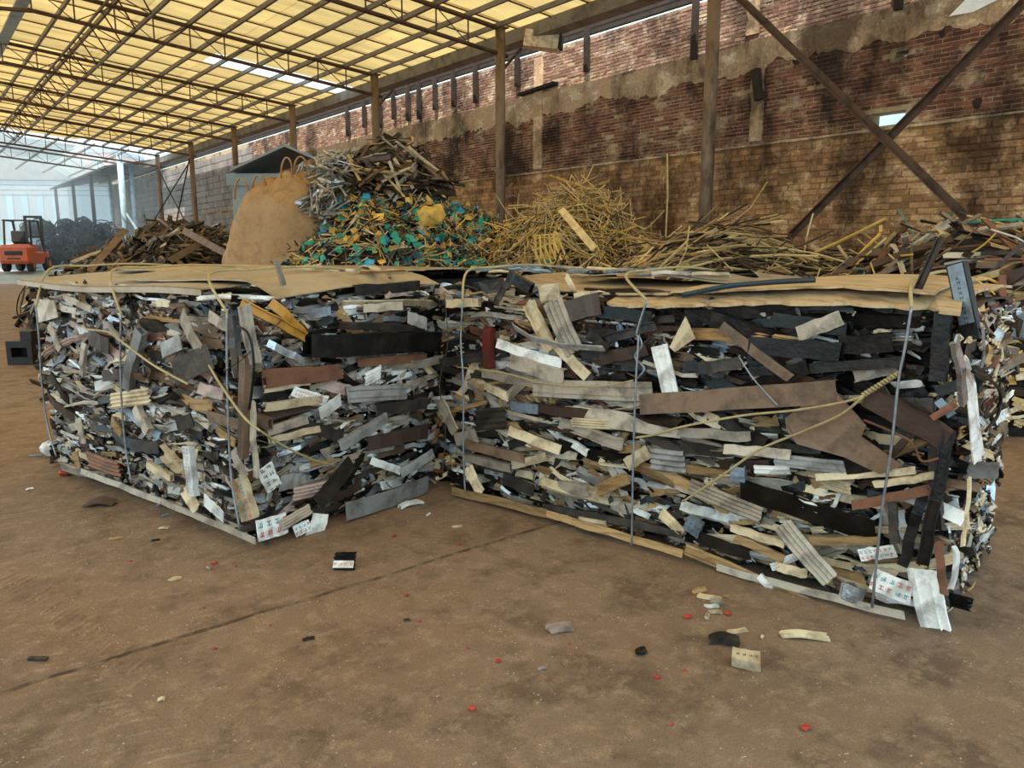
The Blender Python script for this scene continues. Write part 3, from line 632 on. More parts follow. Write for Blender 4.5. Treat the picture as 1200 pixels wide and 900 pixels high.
heroL = [
 (0, 212, 368, 236, 412, 22, 'flat', 'greige', .06), (0, 203, 438, 246, 418, 30, 'flat', 'char', .06), (0, 166, 388, 150, 455, 14, 'box', 'grey', .06), (0, 192, 412, 214, 400, 18, 'u', 'grey', .05),
 (0, 76, 348, 106, 362, 8, 'flat', 'greige', .05), (0, 58, 380, 70, 411, 14, 'flat', 'greige', .05), (0, 100, 402, 97, 440, 10, 'u', 'greige', .05), (0, 130, 470, 174, 464, 19, 'cor', 'cream', .06),
 (0, 104, 394, 128, 406, 20, 'flat', 'char', .05), (0, 130, 492, 142, 508, 14, 'flat', 'tan', .05), (0, 272, 372, 282, 442, 18, 'u', 'char', .05), (0, 286, 358, 300, 425, 22, 'rib', 'greige', .08), (0, 288, 418, 284, 536, 14, 'box', 'brown', .07, .0, 0, IK),
 (0, 296, 470, 301, 560, 8, 'u', 'greige', .05), (0, 220, 522, 227, 580, 13, 'box', 'white', .07, 0, 0, RB), (0, 216, 574, 230, 597, 18, 'cor', 'cream', .07), (0, 190, 527, 212, 548, 18, 'v', 'cream', .06),
 (0, 103, 538, 140, 551, 20, 'cor', 'rust', .05), (0, 174, 544, 202, 560, 9, 'box', 'cream', .06), (0, 274, 527, 288, 560, 16, 'flat', 'greige', .07), (0, 278, 560, 294, 608, 24, 'v', 'cream', .08, 0, 0, RB),
 (0, 160, 477, 176, 506, 12, 'box', 'greige', .05), (0, 92, 490, 98, 520, 14, 'flat', 'greige', .06), (0, 88, 530, 92, 548, 9, 'flat', 'tan', .06), (0, 235, 455, 262, 462, 14, 'u', 'pink', .05),
 (0, 207, 500, 225, 492, 16, 'flat', 'char', .05), (0, 155, 520, 188, 525, 14, 'u', 'char', .05), (0, 120, 440, 150, 437, 13, 'l', 'dkbrown', .04), (0, 60, 440, 80, 470, 12, 'flat', 'black', .04),
 (0, 240, 585, 262, 605, 18, 'flat', 'white', .06), (0, 95, 552, 190, 588, 7, 'flat', 'greige', .07, 0), (0, 190, 588, 300, 634, 8, 'flat', 'greige', .07, 0), (0, 245, 370, 268, 385, 14, 'l', 'greige', .05),
 (1, 308, 438, 398, 431, 9, 'flat', 'rust', .05, 0), (1, 309, 448, 400, 438, 13, 'box', 'rust', .05, 0), (1, 310, 457, 364, 446, 9, 'l', 'cream', .05), (1, 360, 406, 512, 400, 25, 'box', 'black', .05, 0),
 (1, 283, 356, 358, 396, 11, 'v', 'gold', .1, .08), (1, 318, 354, 358, 394, 12, 'flat', 'gold', .08, .05), (1, 313, 402, 356, 424, 9, 'u', 'silver', .05, .05), (1, 344, 458, 382, 470, 12, 'flat', 'white', .05, 0, .1, RB),
 (1, 408, 463, 476, 459, 18, 'rib', 'grey', .05), (1, 398, 522, 452, 489, 13, 'u', 'grey', .06), (1, 428, 446, 446, 436, 18, 'cor', 'white', .05), (1, 309, 547, 322, 573, 20, 'flat', 'white', .06, 0, 0, IK),
 (1, 328, 566, 352, 562, 20, 'flat', 'grey', .05), (1, 344, 580, 386, 570, 17, 'cor', 'pink', .05), (1, 372, 590, 412, 542, 22, 'flat', 'char', .07), (1, 302, 622, 336, 612, 25, 'flat', 'white', .06, 0, 0, RB),
 (1, 330, 616, 364, 596, 13, 'cor', 'greige', .08), (1, 368, 628, 376, 602, 22, 'flat', 'white', .07), (1, 405, 601, 502, 568, 21, 'flat', 'grey', .09, .03), (1, 345, 628, 362, 620, 14, 'flat', 'white', .06, 0, 0, RB),
 (1, 310, 476, 376, 468, 10, 'u', 'cream', .05), (1, 312, 505, 360, 492, 11, 'box', 'greige', .05), (1, 316, 516, 374, 502, 8, 'box', 'cream', .05), (1, 375, 485, 400, 468, 16, 'flat', 'white', .05), (1, 345, 495, 400, 512, 14, 'u', 'char', .03),
 (1, 440, 480, 500, 472, 14, 'u', 'char', .05), (1, 415, 340, 490, 335, 12, 'u', 'char', .04), (1, 450, 345, 482, 341, 9, 'flat', 'pink', .05), (1, 425, 362, 470, 358, 10, 'u', 'greige', .05), (1, 395, 380, 500, 385, 8, 'box', 'char', .04),
 (1, 478, 372, 500, 380, 16, 'flat', 'grey', .05), (1, 430, 520, 500, 505, 16, 'u', 'dkbrown', .04), (1, 470, 555, 508, 530, 12, 'l', 'grey', .06), (1, 435, 540, 470, 552, 9, 'flat', 'white', .05), (1, 420, 425, 500, 418, 10, 'l', 'rust', .04),
]
HB = 1.19
def zoneR(fi, u, v, r):
    if fi == 1: return r.choice(['silver', 'white', 'char', 'black', 'brown', 'cream', 'greige', 'dkbrown', 'tan']) if r.random() < .8 else None
    if fi == 0 and v > .55 and u < .6 and r.random() < .62: return r.choice(['black', 'black', 'char', 'black', 'dkbrown'])
    if fi == 0 and v < .42 and r.random() < .35: return r.choice(['cream', 'tan', 'greige', 'cream', 'white', 'black'])
    if u < .08 and r.random() < .6: return 'black'
def zoneL(fi, u, v, r):
    if fi == 1 and r.random() < .35: return r.choice(['white', 'grey', 'char', 'black', 'grey', 'black'])
    if fi == 1 and u > .8 and r.random() < .5: return 'black'
baleL, cenL, facL = make_bale('scrap_bale', (1.24, 3.56, 0), (-.252, .968, 0), 2.24, (.968, .252, 0), 1.27, HB, 'left strapped bale of crushed grey scrap profiles topped with tan steel sheets', LWt, 5, heroL, 1900, 1050, 300, (-1.95, -1.8), zoneL)
baleR, cenR, facR = make_bale('scrap_bale', (2.97, 1.14, 0), (-.19, .982, 0), 2.72, (.982, .19, 0), 1.0, HB, 'right strapped bale of crushed dark and tan scrap profiles under torn plywood', RW, 9, heroR, 1900, 1000, 300, (-1.65, -2.2), zoneR)

# polygon plates on the right bale
def plate(fi, faces, root, cen, px, colr, proud, name='bent_plate', th=.006):
    o, dd, ll, nn, c_ = faces[fi]; pl = o+nn*proud; q = [on_plane(x, y, pl, nn)+nn*U(-.012, .012) for x, y in px]; n = len(q)
    v = q+[p-nn*th for p in q]; f = [tuple(range(n)), tuple(range(2*n-1, n-1, -1))]+[(i, n+i, n+(i+1) % n, (i+1) % n) for i in range(n)]
    c = np.mean(q, 0); return link(name, mesh(name, np.array(v)-c, f, PAL[colr]), root, c-cen)
plate(0, facR, baleR, cenR, [(920, 490), (972, 452), (1016, 498), (1010, 511), (1058, 546), (1030, 556), (990, 535), (935, 520), (921, 505)], 'brown', .11)
plate(0, facR, baleR, cenR, [(803, 371), (816, 396), (790, 413), (784, 407)], 'cream', .1)
plate(0, facR, baleR, cenR, [(560, 330), (590, 325), (596, 340), (570, 345)], 'char', .08)
plate(0, facL, baleL, cenL, [(40, 350), (62, 352), (66, 372), (48, 378)], 'greige', .07)
# torn end of the black lettered tube above the right bale's corner
a = on_plane(1121, 308, facR[0][0]-facR[0][3]*.05, facR[0][3]); b = on_plane(1140, 398, facR[0][0]-facR[0][3]*.0, facR[0][3]); c = (a+b)/2
R = frame(b-a, facR[0][3]+.35*cr*-1); L_ = np.linalg.norm(b-a); vv, ff = strip(L_, .062, 'box', rng, 0, 0, .006, 2)
tb = link('box_profile', mesh('box_profile', vv@R.T, ff, PAL['black']), baleR, c-cenR); tb['label'] = 'black tube with white lettering poking up'
v, f = box(-L_*.47, L_*.3, -.026, .026, .0188, .0195); so = link('white_sticker', mesh('white_sticker', v@R.T, f, PAL['bluegrey']), tb)
marks(c, R, L_*.68, .028, tb, cenR, [PAL['labelink']], rng, .0202, 1)
# crumpled pale strip on the corner
pts = [(1128, 420), (1136, 450), (1140, 490), (1143, 520), (1146, 537)]
vv = []; ff = []; n = len(pts)
for i, (x, y) in enumerate(pts):
    p = on_plane(x, y, facR[1][0]+facR[1][3]*.09, facR[1][3]); hw = .035+.006*i
    for k in range(7): vv.append(p+facR[0][1]*0+facR[1][1]*(k/3-1)*hw*1.0+facR[1][3]*(.008 if k % 2 else -.004)+np.array([0, 0, U(-.01, .01)]))
    if i:
        for k in range(6): q = (i-1)*7+k; ff.append((q, q+1, q+8, q+7))
o = placed('crumpled_strip', vv, ff, PAL['white'], baleR); o['label'] = 'pale crumpled corrugated strip'
sm = o.modifiers.new('thick', 'SOLIDIFY'); sm.thickness = .006

# top sheets
def top_sheet(root, cen, P0, d1, d2, s0, s1, t0, t1, zf, m, name, nx=14, ny=8, ragged=0., lip=0., r=rng, th=.006):
    v = []; f = []; d1 = nrm(d1); d2 = nrm(d2); P0 = np.array(P0, float)
    for i in range(nx+1):
        jag0 = r.uniform(-ragged, ragged)+ (r.uniform(-ragged*2, ragged) if r.random() < .25 else 0)
        jag1 = r.uniform(-ragged, ragged)
        for j in range(ny+1):
            s = s0+(s1-s0)*i/nx+(r.uniform(-ragged, ragged)*.5 if i in (0, nx) else 0); t = t0+(t1-t0)*j/ny+(jag0 if j == 0 else jag1 if j == ny else 0)
            v.append(P0+d1*s+d2*t+np.array([0, 0, zf(s, t)]))
    W = ny+1
    for i in range(nx):
        for j in range(ny): q = i*W+j; f.append((q, q+1, q+W+1, q+W))
    n = len(v); top = np.array(v); bot = top-np.array([0, 0, th]); vv = np.vstack([top, bot]); ff = f+[tuple(x+n for x in q[::-1]) for q in f]
    rim = [i*W for i in range(nx+1)]+[nx*W+j for j in range(1, W)]+[i*W+ny for i in range(nx-1, -1, -1)]+[j for j in range(ny-1, 0, -1)]
    for k in range(len(rim)): a, b = rim[k], rim[(k+1) % len(rim)]; ff.append((a, b, b+n, a+n))
    if lip:
        base = len(vv); ex = []
        for i in range(nx+1): p = top[i*W]; ex += [p, p-np.array([0, 0, lip]), p-np.array([0, 0, lip])+d2*.012, p+d2*.012]
        vv = np.vstack([vv, np.array(ex)])
        for i in range(nx):
            q = base+i*4
            for k in range(3): ff.append((q+k, q+k+1, q+k+5, q+k+4))
            ff.append((q+3, q, q+4, q+7))
    # face directions may be mixed; harmless for two-sided shading
    o = placed(name, vv, ff, m, root); return o
PL, D1L, D2L = (1.24, 3.56, 0), (-.252, .968, 0), (.968, .252, 0)
PR, D1R, D2R = (2.97, 1.14, 0), (-.19, .982, 0), (.982, .19, 0)
o = top_sheet(baleL, cenL, PL, D1L, D2L, .25, 2.36, -.07, .74, lambda s, t: HB+.03+.05*math.sin(max(0, t)*1.6)+.012*math.sin(s*3), PAL['sheet'], 'top_sheet', lip=.035)
o['label'] = 'tan steel sheet with a turned-down rim'
o = top_sheet(baleL, cenL, PL, D1L, D2L, -.06, 1.5, .12, 1.25, lambda s, t: HB+.055+.05*math.sin(max(0, t)*1.6)-(.07*max(0, (.2-s)/.26)**2)+.01*math.sin(s*4+t*3), PAL['sheet'], 'top_sheet', ragged=.012)
o['label'] = 'second tan sheet lapping over the near corner'
o = top_sheet(baleL, cenL, PL, D1L, D2L, 1.2, 2.3, .5, 1.22, lambda s, t: HB+.08+.03*t, PAL['ply'], 'top_board', ragged=.02)
top_sheet(baleR, cenR, PR, D1R, D2R, .0, 2.62, .02, 1.03, lambda s, t: HB+.005+.02*math.sin(s*2.3)+.02*math.sin(t*3+s), PAL['dkbrown'], 'top_board', ragged=.02)
o = top_sheet(baleR, cenR, PR, D1R, D2R, .02, 1.5, -.09, .96, lambda s, t: HB+.03+.025*math.sin(s*3+.4)+.03*math.sin(t*2.5)-(.03 if t < 0 else 0), PAL['ply'], 'torn_plywood', 28, 8, ragged=.035, th=.012)
o['label'] = 'torn tan plywood board with ragged front edge'
o = top_sheet(baleR, cenR, PR, D1R, D2R, .1, 1.15, -.045, .8, lambda s, t: HB+.06+.02*math.sin(s*4)+.03*math.sin(t*2.5), PAL['ply'], 'torn_plywood', 22, 8, ragged=.03, th=.008)
o = top_sheet(baleR, cenR, PR, D1R, D2R, 1.2, 2.35, -.0, .98, lambda s, t: HB+.035+.02*math.sin(s*3)+.035*math.sin(t*2.3), PAL['ply'], 'torn_plywood', 22, 8, ragged=.025, th=.01)
o = top_sheet(baleR, cenR, PR, D1R, D2R, .9, 1.9, .25, .98, lambda s, t: HB+.085+.02*math.sin(s*5+t), PAL['greige'], 'top_board', 14, 6, ragged=.03)
# scraps lying on the tops are part of the bale
def top_scraps(root, cen, P0, d1, d2, l1, l2, n, z, keys, s0=0, t0=0):
    for i in range(n):
        s = U(s0, l1); t = U(t0, l2); a = U(-.6, .6); ax = nrm(np.array(d1)*math.cos(a)+np.array(d2)*math.sin(a)); L = U(.08, .4)
        R = frame(ax, (0, 0, 1))@rot((1, 0, 0), rng.gauss(0, .2)); vv, ff = strip(L, U(.015, .05), rng.choice(['flat', 'u', 'l', 'rib']), rng, U(-.02, .05), rng.gauss(0, .3), .01, 3, .003)
        link('loose_strip', mesh('loose_strip', vv@R.T, ff, PAL[rng.choice(keys)]), root, np.array(P0)+np.array(d1)*s+np.array(d2)*t+np.array([0, 0, z+U(0, .02)])-cen)
top_scraps(baleR, cenR, PR, D1R, D2R, 2.6, .92, 46, HB+.09, ['greige', 'black', 'tan', 'cream', 'char', 'bluegrey'], 1.1, .1)
top_scraps(baleL, cenL, PL, D1L, D2L, 1.0, 1.15, 10, HB+.1, ['tan', 'cream', 'greige'], 0, .7)
top_scraps(baleL, cenL, PL, D1L, D2L, 2.3, .1, 26, HB-.03, ['greige', 'black', 'white', 'char', 'tan'], 0, -.02)
top_scraps(baleL, cenL, PL, D1L, D2L, .1, 1.15, 20, HB-.02, ['greige', 'black', 'white', 'char', 'grey'], -.02, 0)

# tie wires
def tie(root, faces, fi, pts, r_, name='tie_wire', proud=.1, m='wire', n=5, side=6, lab=None):
    o, dd, ll, nn, c_ = faces[fi]; P = []
    for q in pts:
        if len(q) == 2: P.append(on_plane(q[0], q[1], o+nn*proud, nn))
        else: P.append(np.array(q))
    P = [p if p[2] > .012 else np.array([p[0], p[1], .012]) for p in P]
    v, f = tube(smooth_pts(P, n), r_, side); ob = placed(name, v, f, PAL[m], root, True)
    if lab: ob['label'] = lab
    return ob
def over(faces, P0, d1, d2, s, t0, t1, z):   # points going back over the top
    P0 = np.array(P0); d1 = nrm(d1); d2 = nrm(d2)
    return [tuple(P0+d1*s+d2*(t0+(t1-t0)*k/4)+np.array([0, 0, z+.03*math.sin(k/4*3)])) for k in range(5)]
def tieset(root, fac, P0, d1, d2, fi, pts, s, zt_=HB+.1):
    tie(root, fac, fi, pts, .0055, proud=.145)
    n1, n2 = (d1, d2) if fi == 0 else (d2, d1)
    top = on_plane(pts[0][0], pts[0][1], fac[fi][0]+fac[fi][3]*.145, fac[fi][3])
    tie(root, fac, fi, [tuple(top)]+over(fac, P0, n1, n2, s, .02, .95, zt_), .007, 'tie_strap', m='strap', lab='tan wire tie passing over the top')
tieset(baleR, facR, PR, D1R, D2R, 0, [(542, 352), (540, 400), (543, 450), (543, 520), (545, 578)], 2.5)
tieset(baleR, facR, PR, D1R, D2R, 0, [(758, 352), (746, 390), (748, 398), (745, 450), (742, 540), (740, 642)], 1.45)
tieset(baleR, facR, PR, D1R, D2R, 0, [(1068, 360), (1060, 410), (1053, 445), (1045, 520), (1032, 610), (1022, 712)], .2)
tieset(baleL, facL, PL, D1L, D2L, 0, [(142, 368), (141, 420), (143, 480), (148, 530), (154, 566)], 1.3)
tieset(baleL, facL, PL, D1L, D2L, 0, [(266, 366), (266, 420), (267, 480), (271, 560), (281, 620)], .32)
tieset(baleL, facL, PL, D1L, D2L, 0, [(42, 360), (46, 400), (49, 450), (56, 500), (66, 535)], 2.1)
# twisted wire knot and loops
tie(baleR, facR, 0, [(748, 392), (752, 405), (744, 418), (755, 432), (745, 445)], .006, proud=.13)
for k in (0, 1):
    P = []
    for i in range(40):
        x = 1052+(1010-1052)*i/39; y = 438+(464-438)*i/39; ph = i*.9+k*math.pi; o_, dd, ll, nn, c_ = facR[0]
        P.append(on_plane(x, y+2.4*math.cos(ph), o_+nn*(.14+.006*math.sin(ph)), nn))
    v, f = tube(P, .0055, 6); placed('twisted_wire', v, f, PAL['strap'], baleR, True)
tie(baleR, facR, 0, [(1012, 464), (985, 472), (930, 481), (870, 487), (800, 500), (770, 509), (745, 513)], .0055, 'wire_tail', .15, 'strap')
tie(baleR, facR, 0, [(1012, 464), (985, 486), (940, 506), (890, 527), (845, 558), (800, 588)], .0055, 'wire_tail', .15, 'strap')
tie(baleR, facR, 0, [(535, 430), (590, 437), (640, 450), (700, 453), (742, 446)], .005, 'wire_tail', .15, 'strap')
tie(baleR, facR, 0, [(866, 418), (880, 440), (895, 458), (912, 476)], .004, 'wire_tail', .14, 'wire')
tie(baleR, facR, 0, [(1012, 492), (1050, 508), (1070, 520), (1080, 540), (1100, 537)], .005, 'wire_tail', .12, 'rust')
tie(baleL, facL, 0, [(100, 386), (130, 390), (145, 402), (180, 428), (220, 450)], .006, 'wire_tail', .16, 'strap')
tie(baleL, facL, 0, [(245, 428), (258, 450), (285, 488), (305, 505)], .006, 'wire_tail', .16, 'strap')
tie(baleL, facL, 1, [(305, 505), (335, 524), (365, 538), (392, 546)], .006, 'wire_tail', .14, 'strap')
tie(baleL, facL, 0, [(278, 382), (290, 390), (296, 410), (297, 440), (292, 480)], .006, 'black_cord', .15, 'black')
tie(baleL, facL, 1, [(330, 375), (305, 400), (285, 420), (262, 436)], .002, 'black_cord', .2, 'black')
tie(baleL, facL, 0, [(30, 335), (22, 348), (20, 366), (28, 378), (40, 388)], .004, 'black_cord', .12, 'black')
tie(baleR, facR, 1, [(1140, 435), (1160, 445), (1172, 460), (1170, 485), (1155, 505)], .006, 'black_cord', .12, 'black')
tie(baleR, facR, 0, [(520, 345), (525, 400), (515, 450), (522, 500), (518, 560)], .003, 'wire_tail', .08, 'brown')
tie(baleR, facR, 0, [(800, 346), (850, 336), (900, 331), (955, 328)], .012, 'blue_black_hose', .06, 'navy')

# ---------------------------------------------------------------- further bales
def simple_bale(P0, d1, l1, d2, l2, h, label, wts, seed, n):
    r = random.Random(seed); P0 = np.array(P0, float); d1 = nrm(d1); d2 = nrm(d2); zz = np.array([0, 0, 1.]); cen = P0+d1*l1/2+d2*l2/2
    root = empty('scrap_bale', cen); tag(root, label, 'bale', 'strapped scrap bales')
    q = [P0+d1*.06+d2*.06, P0+d1*(l1-.06)+d2*.06, P0+d1*(l1-.06)+d2*(l2-.06), P0+d1*.06+d2*(l2-.06)]
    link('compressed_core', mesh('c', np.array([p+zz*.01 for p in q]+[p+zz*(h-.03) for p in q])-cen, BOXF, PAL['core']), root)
    keys = list(wts); S = Agg(); it = []
    fs = [(P0, d1, l1, -d2), (P0, d2, l2, -d1), (P0+d1*l1, d2, l2, d1), (P0+d2*l2, d1, l1, d2)]
    for i in range(n):
        top = r.random() < .35
        L = min(.6, r.lognormvariate(-2, .5)); w_ = r.uniform(.02, .07)
        if top: o = P0+d1*r.uniform(0.05, l1-.05)+d2*r.uniform(.05, l2-.05)+zz*(h-.02+r.uniform(0, .03)); a = r.uniform(-3, 3); ax = d1*math.cos(a)+d2*math.sin(a); nn = zz
        else:
            b, dd, ll, nn = r.choice(fs[:2]); t = r.uniform(.06, h-.03); o = b+dd*r.uniform(.05, ll-.05)+zz*t-nn*r.uniform(0, .05); a = r.gauss(0, .3); ax = dd*math.cos(a)+zz*math.sin(a)
        R = frame(ax, nn)@rot((1, 0, 0), r.gauss(0, .3)); vv, ff = strip(L, w_, r.choice(['flat', 'u', 'l', 'rib', 'cor']), r, r.gauss(0, .05), r.gauss(0, .3), .01, 3, .004)
        it.append((L*w_, vv@R.T, ff, r.choices(range(len(keys)), [wts[k] for k in keys])[0], o))
    it.sort(key=lambda t: -t[0]); mats = [PAL[k] for k in keys]
    for i, (a, vv, ff, m, o) in enumerate(it):
        if i < 90: link('scrap_strip', mesh('scrap_strip', vv, ff, mats[m]), root, o-cen)
        else: S.add(vv+o-cen, ff, m)
    tag(link('crushed_scrap', S.mesh('crushed_scrap', mats), root), kind='stuff')
    return root, cen
P3 = (2.55, 5.3, 0); b3, c3 = simple_bale(P3, (-.1, .99, 0), 2.0, (.99, .1, 0), 2.6, 1.2, 'third bale behind the two front bales, only its tan sheet top showing', RW, 21, 260)
top_sheet(b3, c3, P3, (-.1, .99, 0), (.99, .1, 0), -.05, 1.9, -.05, 2.3, lambda s, t: 1.235+.03*math.sin(t*1.5), PAL['sheet'], 'top_sheet', lip=.03)
P4 = (6.22, 2.32, 0); b4, c4 = simple_bale(P4, (.619, .785, 0), 1.1, (.785, -.619, 0), 1.4, .74, 'low bale of pale yellow scrap at the right edge behind the right bale', {'yellow': 8, 'cream': 5, 'straw': 5, 'brown': 2, 'dkbrown': 2, 'white': 1}, 23, 420)
p = at(1192, 418, 5.9); o = placed('white_block', *bevbox(p[0]-.1, p[0]+.22, p[1]-.1, p[1]+.2, .745, .95, .015), PAL['bluegrey']); tag(o, 'pale grey block lying on the low yellow bale', 'block')

# ---------------------------------------------------------------- scrap heaps
def heap(name, label, cen, ax, rx, ry, h, seed, pw=1.0, m='litter'):
    """mound as a height field; returns a sampler of surface points"""
    r = random.Random(seed); cen = np.array([cen[0], cen[1], 0.]); a = nrm(ax); b = np.array([-a[1], a[0], 0]); ph = [r.uniform(0, 6) for _ in range(4)]
    def hz(u, v):
        q = math.hypot(u, v)
        if q >= 1: return 0.
        k = (1-q**1.7)**pw
        return h*k*(1+.09*math.sin(5*u+ph[0])+.07*math.sin(6*v+ph[1])+.05*math.sin(11*u+7*v+ph[2]))
    V = [cen+np.array([0, 0, hz(0, 0)])]; Fc = []; nr, ns = 14, 44
    for i in range(1, nr+1):
        for j in range(ns):
            th = 2*math.pi*j/ns; q = i/nr; u, v = q*math.cos(th), q*math.sin(th); V.append(cen+a*u*rx+b*v*ry+np.array([0, 0, max(.001, hz(u, v)*.97)]))
    for j in range(ns): Fc.append((0, 1+j, 1+(j+1) % ns))
    for i in range(nr-1):
        for j in range(ns): p = 1+i*ns+j; q = 1+i*ns+(j+1) % ns; Fc.append((p, p+ns, q+ns, q))
    o = placed(name, V, Fc, PAL[m], None, True); tag(o, label, 'heap', kind='stuff')
    def sample(rr, toward=True, umin=-1, umax=1):
        while True:
            th = rr.uniform(0, 2*math.pi); q = math.sqrt(rr.uniform(0, .97)); u, v = q*math.cos(th), q*math.sin(th)
            if not umin <= u <= umax: continue
            e = .02; n = nrm(a*(-(hz(u+e, v)-hz(u-e, v))/(2*e*rx))+b*(-(hz(u, v+e)-hz(u, v-e))/(2*e*ry))+np.array([0, 0, 1.]))
            p = cen+a*u*rx+b*v*ry+np.array([0, 0, hz(u, v)])
            if toward and n@nrm(C0-p) < -.05: continue
            return p, n
    return sample
def scatter(S, n, nind, name, label, cat, group, keys, Lr, wr, kinds, seed, lift=(0., .06), tilt=.25, seg=2, bend=.03, stuffname=None, stufflabel=None, umin=-1, umax=1, flow=None, filt=None):
    r = random.Random(seed); it = []
    while len(it) < n:
        p, nn = S(r, True, umin, umax)
        if filt and not filt(p): continue
        L = r.uniform(*Lr); w_ = r.uniform(*wr); v0 = np.array([r.gauss(0, 1), r.gauss(0, 1), r.gauss(0, .3)])
        if flow is not None and r.random() < .75: v0 = np.array(flow)+np.array([r.gauss(0, .3), r.gauss(0, .3), r.gauss(0, .12)])
        ax = v0-nn*(v0@nn); ax = nrm(ax)+nn*r.gauss(0, tilt)
        R = frame(ax, nn)@rot((1, 0, 0), r.gauss(0, .5)); vv, ff = strip(L, w_, r.choice(kinds), r, r.gauss(0, bend), r.gauss(0, .3), .01, seg, .004)
        c = p+nn*r.uniform(*lift); vv = vv@R.T; z0 = c[2]+vv[:, 2].min()
        if z0 < .005: c = c+np.array([0, 0, .006-z0])
        it.append((L*w_/max(3, np.linalg.norm(c))**2, vv, ff, r.choice(keys), c))
    it.sort(key=lambda t: -t[0]); A = Agg(); ks = sorted(set(keys))
    for i, (s, vv, ff, k, c) in enumerate(it):
        if i < nind: tag(link(name, mesh(name, vv, ff, PAL[k]), None, c), label, cat, group)
        else: A.add(vv+c, ff, ks.index(k))
    if A.n: tag(link(stuffname or name+'_litter', A.mesh('litter', [PAL[k] for k in ks])), stufflabel or ('smaller litter among the '+group), cat, kind='stuff')

# plank heap on the left
S1 = heap('plank_heap_base', 'dark core of the low strip heap in front of the far brick wall', at(195, 300, 15.5), cr, 2.6, 2.2, 1.72, 31, .7)
scatter(S1, 900, 280, 'discarded_strip', 'discarded grey brown strip in the low heap left of the brown sack', 'strip', 'grey brown strips in the left heap', ['char', 'dkbrown', 'brown', 'greige', 'char', 'dkbrown', 'black', 'brown'], (.25, .95), (.03, .09), ['flat', 'u', 'l', 'box'], 32, (0, .12), .3)
for i, (x0, y0, x1, y1) in enumerate(((105, 318, 148, 268), (200, 305, 245, 280), (270, 300, 215, 270))):
    a = at(x0, y0, 13.6); b = at(x1, y1, 14.2); R = frame(b-a, -hd); vv, ff = strip(np.linalg.norm(b-a), .12, 'flat', rng, .01, .1, .02, 3)
    tag(placed('leaning_board', vv@R.T+(a+b)/2, ff, PAL['brown']), ['weathered board sloping up at the left end of the strip heap', 'weathered board lying across the middle of the strip heap', 'weathered board at the foot of the brown sack'][i], 'board', 'boards on the strip heap')

# teal and yellow heap
ct = at(462, 300, 13.4); S2 = heap('frame_heap_base', 'dark core of the tall teal and yellow scrap heap', ct, cr, 2.7, 2.2, 2.42, 41, .5)
scatter(S2, 2200, 260, 'frame_stick', 'thin tan stick in the tall heap of teal and yellow scrap', 'stick', 'thin sticks in the teal and yellow heap', ['straw', 'brown', 'char', 'straw', 'yellow', 'dkbrown', 'greige'], (.2, .6), (.012, .022), ['flat', 'l'], 42, (0, .12), .45)
def flakes(S, n, nind, name, label, cat, group, keys, seed, umin=-1, umax=1, size=(.05, .13), zmax=9):
    r = random.Random(seed); A = Agg(); it = []; ks = sorted(set(keys))
    while len(it) < n:
        p, nn = S(r, True, umin, umax)
        if p[2] > zmax: continue
        k = r.randrange(4, 6); q = []; s = r.uniform(*size)
        for i in range(k): th = 2*math.pi*i/k+r.uniform(-.3, .3); q.append((s*math.cos(th)*r.uniform(.6, 1), s*math.sin(th)*r.uniform(.5, .9), r.uniform(-.12, .12)*s))
        v = np.array(q+[(x, y, z-.005) for x, y, z in q]); f = [tuple(range(k)), tuple(range(2*k-1, k-1, -1))]+[(i, k+i, k+(i+1) % k, (i+1) % k) for i in range(k)]
        R = frame((r.gauss(0, 1), r.gauss(0, 1), r.gauss(0, 1)), nrm(nn+np.array([r.gauss(0, .5), r.gauss(0, .5), r.gauss(0, .4)])))
        it.append((s, v@R.T, f, r.choice(keys), p+nn*r.uniform(.02, .14)))
    it.sort(key=lambda t: -t[0])
    for i, (s, v, f, k, c) in enumerate(it):
        if i < nind: tag(link(name, mesh(name, v, f, PAL[k]), None, c), label.replace('COL', {'navy': 'dark blue', 'cyan': 'bright blue'}.get(k, k)), cat, group)
        else: A.add(v+c, f, ks.index(k))
    if A.n: tag(link(name+'_litter', A.mesh('litter', [PAL[k] for k in ks])), 'small broken flakes over the teal and yellow heap', cat, kind='stuff')
flakes(S2, 1500, 290, 'plastic_flake', 'small COL plastic flake on the tall teal and yellow heap', 'flake', 'plastic flakes on the tall heap', ['teal', 'teal', 'teal', 'yellow', 'yellow', 'yellow', 'navy', 'navy', 'cream', 'teal', 'cyan'], 43, zmax=2.6)
